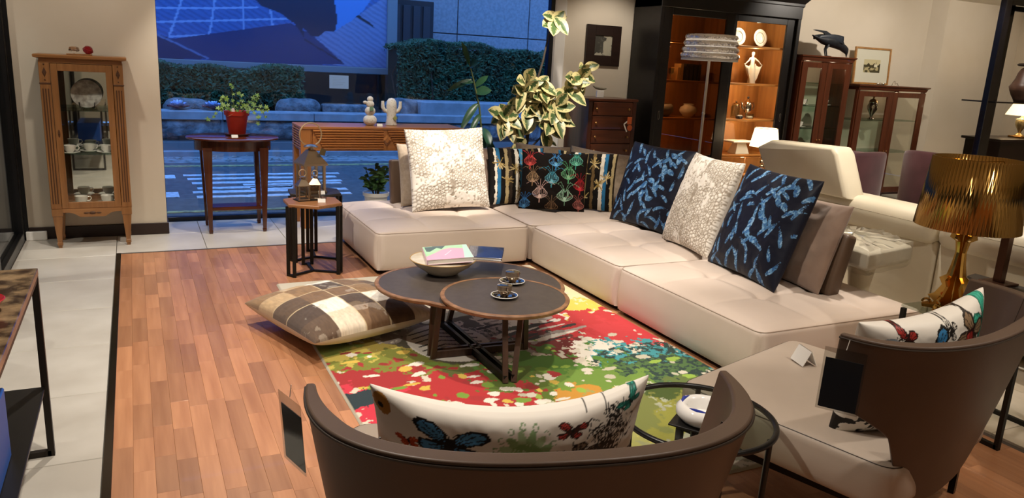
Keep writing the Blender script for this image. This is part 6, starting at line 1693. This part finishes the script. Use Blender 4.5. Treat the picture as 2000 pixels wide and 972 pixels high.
for z, r in ((z0_, .212), (z1_, .18)):
    R.append([((r + (.003 if j % 2 else -.003)) * cos(2 * pi * j / n), (r + (.003 if j % 2 else -.003)) * sin(2 * pi * j / n), z) for j in range(n)])
sh = ob('shade', G().loft(R, True, False), mat('gold_shade', '#a9854a', .17, metal=1.0), bl_, ang=8)
so = sh.modifiers.new('t', 'SOLIDIFY'); so.thickness = .003
ob('shade_fitting', G().bar((-.175, 0, .69), (.175, 0, .69), .006, .003).bar((0, -.175, .69), (0, .175, .69), .006, .003), M_GOLD, bl_, smooth=False)
ob('bulb', G().ball((0, 0, .60), (.028, .028, .04), 14, 10), MATS['bulb_glow'], bl_)
bulb(sx0, sy0, .48 + .66, 8, .03)
prof = [(.0, .115), (.018, .12), (.03, .095), (.018, .085), (.035, .07), (.06, .10), (.075, .075), (.12, .05), (.15, .066), (.17, .04), (.22, .03), (.28, .022), (.33, .03), (.345, .055), (.365, .05), (.375, .02), (.40, .014)]
for k in range(3):
    a = radians(60 + k * 60)
    P = [(r, z) for z, r in prof] + [(-r, z) for z, r in reversed(prof)]
    ob('scroll_fin', G().prism(P, -.006, .006, 'y', M=Matrix.Rotation(a, 4, 'Z')), M_GOLD, bl_, smooth=False)
ob('stem', G().lathe([(.03, 0), (.012, .03), (.018, .1), (.01, .2), (.014, .33), (.02, .38), (.012, .56)], 16), M_GOLD, bl_)
for k in range(6):
    a = radians(60 * k); ob('scroll', G().tube([((.10 + .018 * cos(q)) * cos(a), (.10 + .018 * cos(q)) * sin(a), .022 + .018 * sin(q)) for q in [i * .5 for i in range(12)]], .006, 6), M_GOLD, bl_)

# ================================================================== DARK TABLE WITH BRONZE COLUMN, far right
M_BRZ = mat('bronze_column', '#4a2f20', .3, metal=.7)
dt = thing('dark_table', 'low dark slab table at the right edge behind the gold lamp', 'table', (4.16, 2.15, 0))
ob('top', G().prism([(.03, .48), (.13, .50), (.13, -.5), (-.12, -.5), (-.06, .30)], .43, .452), mat('dark_slab', '#34302c', .35), dt, smooth=False)
for x_, y_ in ((.02, .40), (.11, .45), (.11, -.45), (-.08, -.45)): ob('leg', G().bar((x_, y_, 0), (x_, y_, .43), .02, .02), M_BLACKM, dt, smooth=False)
bc = thing('bronze_stand', 'square dark bronze post standing on the slab table', 'stand', (4.20, 2.46, .453))
ob('post', G().cbox(-.022, .022, -.022, .022, .012, .62, .002), M_BRZ, bc, smooth=False); ob('foot', G().cbox(-.07, .07, -.07, .07, 0, .012, .002), M_BRZ, bc, smooth=False)

# ================================================================== BLACK ETAGERE, SCULPTURE, CONSOLE AND URN LAMP
M_LAQ = mat('black_lacquer', '#0b0a0d', .15, coat=.5)
eg = thing('etagere', 'tall black lacquer shelf frame at the right edge', 'shelf unit', (7.11, 4.6, 0))
for x_, y_ in ((0, 0), (.62, .36), (1.5, 0), (1.5, .36)): ob('post', G().cbox(x_, x_ + .085, y_, y_ + .06, 0, 2.5, .004), M_LAQ, eg, smooth=False)
ob('top_beam', G().cbox(.085, 1.5, 0, .06, 2.22, 2.34, .004), M_LAQ, eg, smooth=False)
ob('top_beam', G().cbox(.62, 1.5, .36, .42, 2.22, 2.34, .004), M_LAQ, eg, smooth=False)
for z, a, b in ((1.362, .06, 1.6), (.62, .1, 1.6)): ob('shelf', G().cbox(a, b, -.04, .30, z - .014, z, .003), M_LAQ, eg, smooth=False)
sp = thing('bronze_sculpture', 'brown bronze sculpture with a flat hat-like top on the black shelf', 'sculpture', (7.67, 4.62, 1.363))
R = []
for z, rx, ox in ((0, .10, .02), (.03, .115, .02), (.06, .13, .01), (.10, .145, 0), (.14, .16, -.005), (.17, .145, .005), (.22, .13, .02), (.27, .12, .03), (.31, .10, .04), (.335, .06, .05)):
    R.append([(ox + rx * cos(2 * pi * i / 28) * (1 + .06 * sin(3 * 2 * pi * i / 28 + z * 20)), rx * .8 * sin(2 * pi * i / 28), z) for i in range(28)])
ob('torso', G().loft(R), mat('brown_bronze', '#4b3226', .5, c2='#38241b', nscale=8), sp, ang=70)
ob('brim', G().lathe([(.02, .33), (.11, .335), (.125, .345), (.11, .36), (.03, .365)], 28, c=(.03, 0, 0)), mat('hat_dark', '#241a15', .5), sp)
ob('finial', G().tube([(.02, 0, .36), (.022, 0, .39), (.028, 0, .40)], .006, 6), MATS['hat_dark'], sp)
M_DKW = mat('dark_console_wood', '#20130d', .3)
dc = thing('dark_console', 'dark wood console with a lower shelf seen through the black frame', 'console', (9.95, 6.0, 0))
ob('top', G().cbox(-.68, 1.3, -.25, .25, .855, .885, .004), M_DKW, dc, smooth=False)
ob('cabinet', G().cbox(-.62, 1.25, -.22, .23, .35, .855, .004), M_DKW, dc, smooth=False)
for x_ in (-.62, 1.2):
    for y_ in (-.22, .18): ob('leg', G().cbox(x_, x_ + .05, y_, y_ + .05, 0, .35, .003), M_DKW, dc, smooth=False)
ob('shelf', G().cbox(-.6, 1.22, -.2, .22, .10, .13, .003), M_DKW, dc, smooth=False)
ul = thing('urn_lamp', 'lit brass urn table lamp with a cream pleated shade on the dark console', 'lamp', (10.02, 6.0, .886))
ob('base', G().cbox(-.085, .085, -.085, .085, 0, .022, .003), M_BRASS, ul, smooth=False)
ob('urn', G().lathe([(.05, .022), (.055, .03), (.018, .06), (.02, .075), (.06, .15), (.068, .19), (.06, .215), (.07, .225), (.03, .24), (.015, .26), (.012, .29)], 26), mat('pale_brass', '#b8a67c', .25, metal=.8), ul)
n = 60; ob('pleated_shade', G().loft([[((r + .003 * (j % 2)) * cos(2 * pi * j / n), (r + .003 * (j % 2)) * sin(2 * pi * j / n), z) for j in range(n)] for r, z in ((.19, .275), (.115, .43))], True, False), mat('cream_shade', '#efe2c6', .8, emit=('#ffe2b0', 1.6)), ul, ang=20)
ob('bulb', G().ball((0, 0, .33), (.025, .025, .03), 12, 8), MATS['bulb_glow'], ul)
bulb(10.02, 6.0, .886 + .38, 5, .03)

# ================================================================== RUBBER PLANTS
def rubber_mat(name, green, cream, edge, dark):
    if name in MATS: return MATS[name]
    m = bpy.data.materials.new(name); m.use_nodes = True; nt = m.node_tree; N = nt.nodes; K = nt.links; b = N['Principled BSDF']
    b.inputs['Roughness'].default_value = .38
    uv = N.new('ShaderNodeUVMap'); sep = N.new('ShaderNodeSeparateXYZ'); K.new(uv.outputs[0], sep.inputs[0])
    s1 = N.new('ShaderNodeMath'); s1.operation = 'SUBTRACT'; s1.inputs[1].default_value = .5; K.new(sep.outputs[0], s1.inputs[0])
    ab = N.new('ShaderNodeMath'); ab.operation = 'ABSOLUTE'; K.new(s1.outputs[0], ab.inputs[0])
    inf = N.new('ShaderNodeObjectInfo'); cx = N.new('ShaderNodeCombineXYZ')
    for k in range(3): K.new(inf.outputs['Random'], cx.inputs[k])
    sc = N.new('ShaderNodeVectorMath'); sc.operation = 'SCALE'; sc.inputs['Scale'].default_value = 40; K.new(cx.outputs[0], sc.inputs[0])
    ad = N.new('ShaderNodeVectorMath'); K.new(uv.outputs[0], ad.inputs[0]); K.new(sc.outputs[0], ad.inputs[1])
    no = N.new('ShaderNodeTexNoise'); no.inputs['Scale'].default_value = 8; no.inputs['Detail'].default_value = 3; K.new(ad.outputs[0], no.inputs['Vector'])
    ml = N.new('ShaderNodeMath'); ml.operation = 'MULTIPLY_ADD'; ml.inputs[1].default_value = .75; K.new(no.outputs['Fac'], ml.inputs[0]); K.new(ab.outputs[0], ml.inputs[2])
    r = N.new('ShaderNodeValToRGB'); r.color_ramp.interpolation = 'LINEAR'; e = r.color_ramp.elements
    e[0].position = .0; e[0].color = L4(dark); e[1].position = edge; e[1].color = L4(green)
    q = e.new(edge + .03); q.color = L4(cream)
    K.new(ml.outputs[0], r.inputs[0]); K.new(r.outputs[0], b.inputs['Base Color'])
    MATS[name] = m; return m
M_VAR = rubber_mat('variegated_leaf', '#52693a', '#d6c98f', .58, '#2c4526')
M_GRN = mat('rubber_leaf', '#2f5a3c', .35, c2='#264a33', nscale=5)
M_BARK = mat('bark', '#4a4034', .8)
rp = thing('rubber_plant', 'tall variegated rubber plant with cream-edged leaves behind the sofa', 'potted plant', (3.35, 6.55, 0))
ob('pot', G().lathe([(.12, 0), (.13, .005), (.17, .33), (.18, .335), (.18, .36), (.165, .36), (.15, .33), (.002, .32)], 32), mat('plant_pot_dark', '#4d4843', .6), rp)
def branch(pts, r0, r1, parent, n_leaf, seed, L=(.15, .21), W=(.10, .135), start=.35, m=M_VAR, spread=1.0):
    r = random.Random(seed); P = [Vector(p) for p in pts]; k = len(P)
    ob('branch', G().tube(pts, [r0 + (r1 - r0) * i / (k - 1) for i in range(k)], 8), M_BARK, parent)
    for i in range(n_leaf):
        t_ = (start + (1 - start) * (i + .5) / n_leaf) * (k - 1); a = min(k - 2, int(t_)); p = P[a].lerp(P[a + 1], t_ - a)
        ang = i * 2.4 + seed; d = Vector((cos(ang) * spread, -.45 + .3 * sin(ang * 1.7), sin(ang) * spread * .9 + .1))
        blade(p + Vector((0, r.uniform(-.06, .02), 0)), d, r.uniform(*L), r.uniform(*W), m, parent, r.uniform(.05, .3), up=(r.uniform(-.5, .3), -1.3, .75))
z = lambda *a: a
branch([(0, 0, .32), (-.01, 0, .6), (.02, 0, .95), (.05, 0, 1.25), (.12, 0, 1.5), (.17, .0, 1.78), (.19, 0, 1.90)], .016, .007, rp, 8, 1, start=.90, L=(.14, .19))
branch([(-.01, 0, .55), (-.12, -.03, .78), (-.25, -.06, .95), (-.33, -.08, 1.0)], .011, .006, rp, 16, 3, start=.55)
branch([(.0, 0, .75), (-.06, -.05, 1.0), (-.1, -.06, 1.2), (-.10, -.06, 1.33)], .011, .006, rp, 20, 6, start=.35)
branch([(.02, 0, .85), (.15, -.03, 1.0), (.3, -.05, 1.2), (.45, -.06, 1.36), (.55, -.06, 1.46)], .011, .006, rp, 16, 11, start=.45)
branch([(.0, 0, .65), (.12, -.08, .82), (.2, -.12, 1.0), (.22, -.12, 1.12)], .010, .006, rp, 18, 17, start=.4)
branch([(.0, 0, .8), (.05, -.05, 1.0), (.07, -.06, 1.18), (.06, -.06, 1.3)], .010, .006, rp, 20, 23, start=.3)
branch([(0, 0, .5), (.12, -.05, .66), (.2, -.07, .78)], .008, .004, rp, 7, 29, L=(.06, .09), W=(.03, .045))
branch([(0, 0, .5), (-.1, -.06, .62), (-.16, -.1, .72)], .008, .004, rp, 7, 31, start=.5)
rg = thing('rubber_plant', 'dark green rubber plant with long plain leaves left of the variegated one', 'potted plant', (3.0, 6.80, 0))
ob('pot', G().lathe([(.10, 0), (.11, .005), (.14, .28), (.15, .285), (.15, .31), (.135, .31), (.12, .29), (.002, .28)], 28), MATS['plant_pot_dark'], rg)
ob('branch', G().tube([(0, 0, .28), (-.0, 0, .7), (-.05, 0, 1.05), (-.12, 0, 1.3), (-.17, 0, 1.45)], [.013, .012, .01, .008, .005], 8), mat('green_bark', '#5a6238', .7), rg)
for c, d, L_, W_, dr_ in (((-.17, 0, 1.44), (-.42, 0, 1), .22, .06, .0), ((-.16, 0, 1.42), (.15, -.8, .5), .16, .10, .3), ((-.12, 0, 1.28), (-1, -.1, .0), .14, .045, .1), ((-.14, 0, 1.30), (-1, 0, -.35), .26, .06, .1), ((-.1, 0, 1.24), (.75, -.3, .85), .17, .06, .1), ((-.09, 0, 1.18), (.8, -.4, .4), .16, .10, .2), ((-.06, 0, 1.08), (-.55, -.2, -.3), .26, .075, .6), ((-.03, 0, .98), (-.5, -.3, -.2), .2, .06, .8), ((0, 0, .85), (.1, -.6, -.4), .2, .09, .5), ((.0, 0, .8), (-.3, -.5, -.6), .22, .09, .4), ((.0, 0, .75), (.4, -.5, -.4), .2, .09, .4)):
    blade(c, d, L_, W_, M_GRN, rg, dr_, up=(0, -.9, .6))
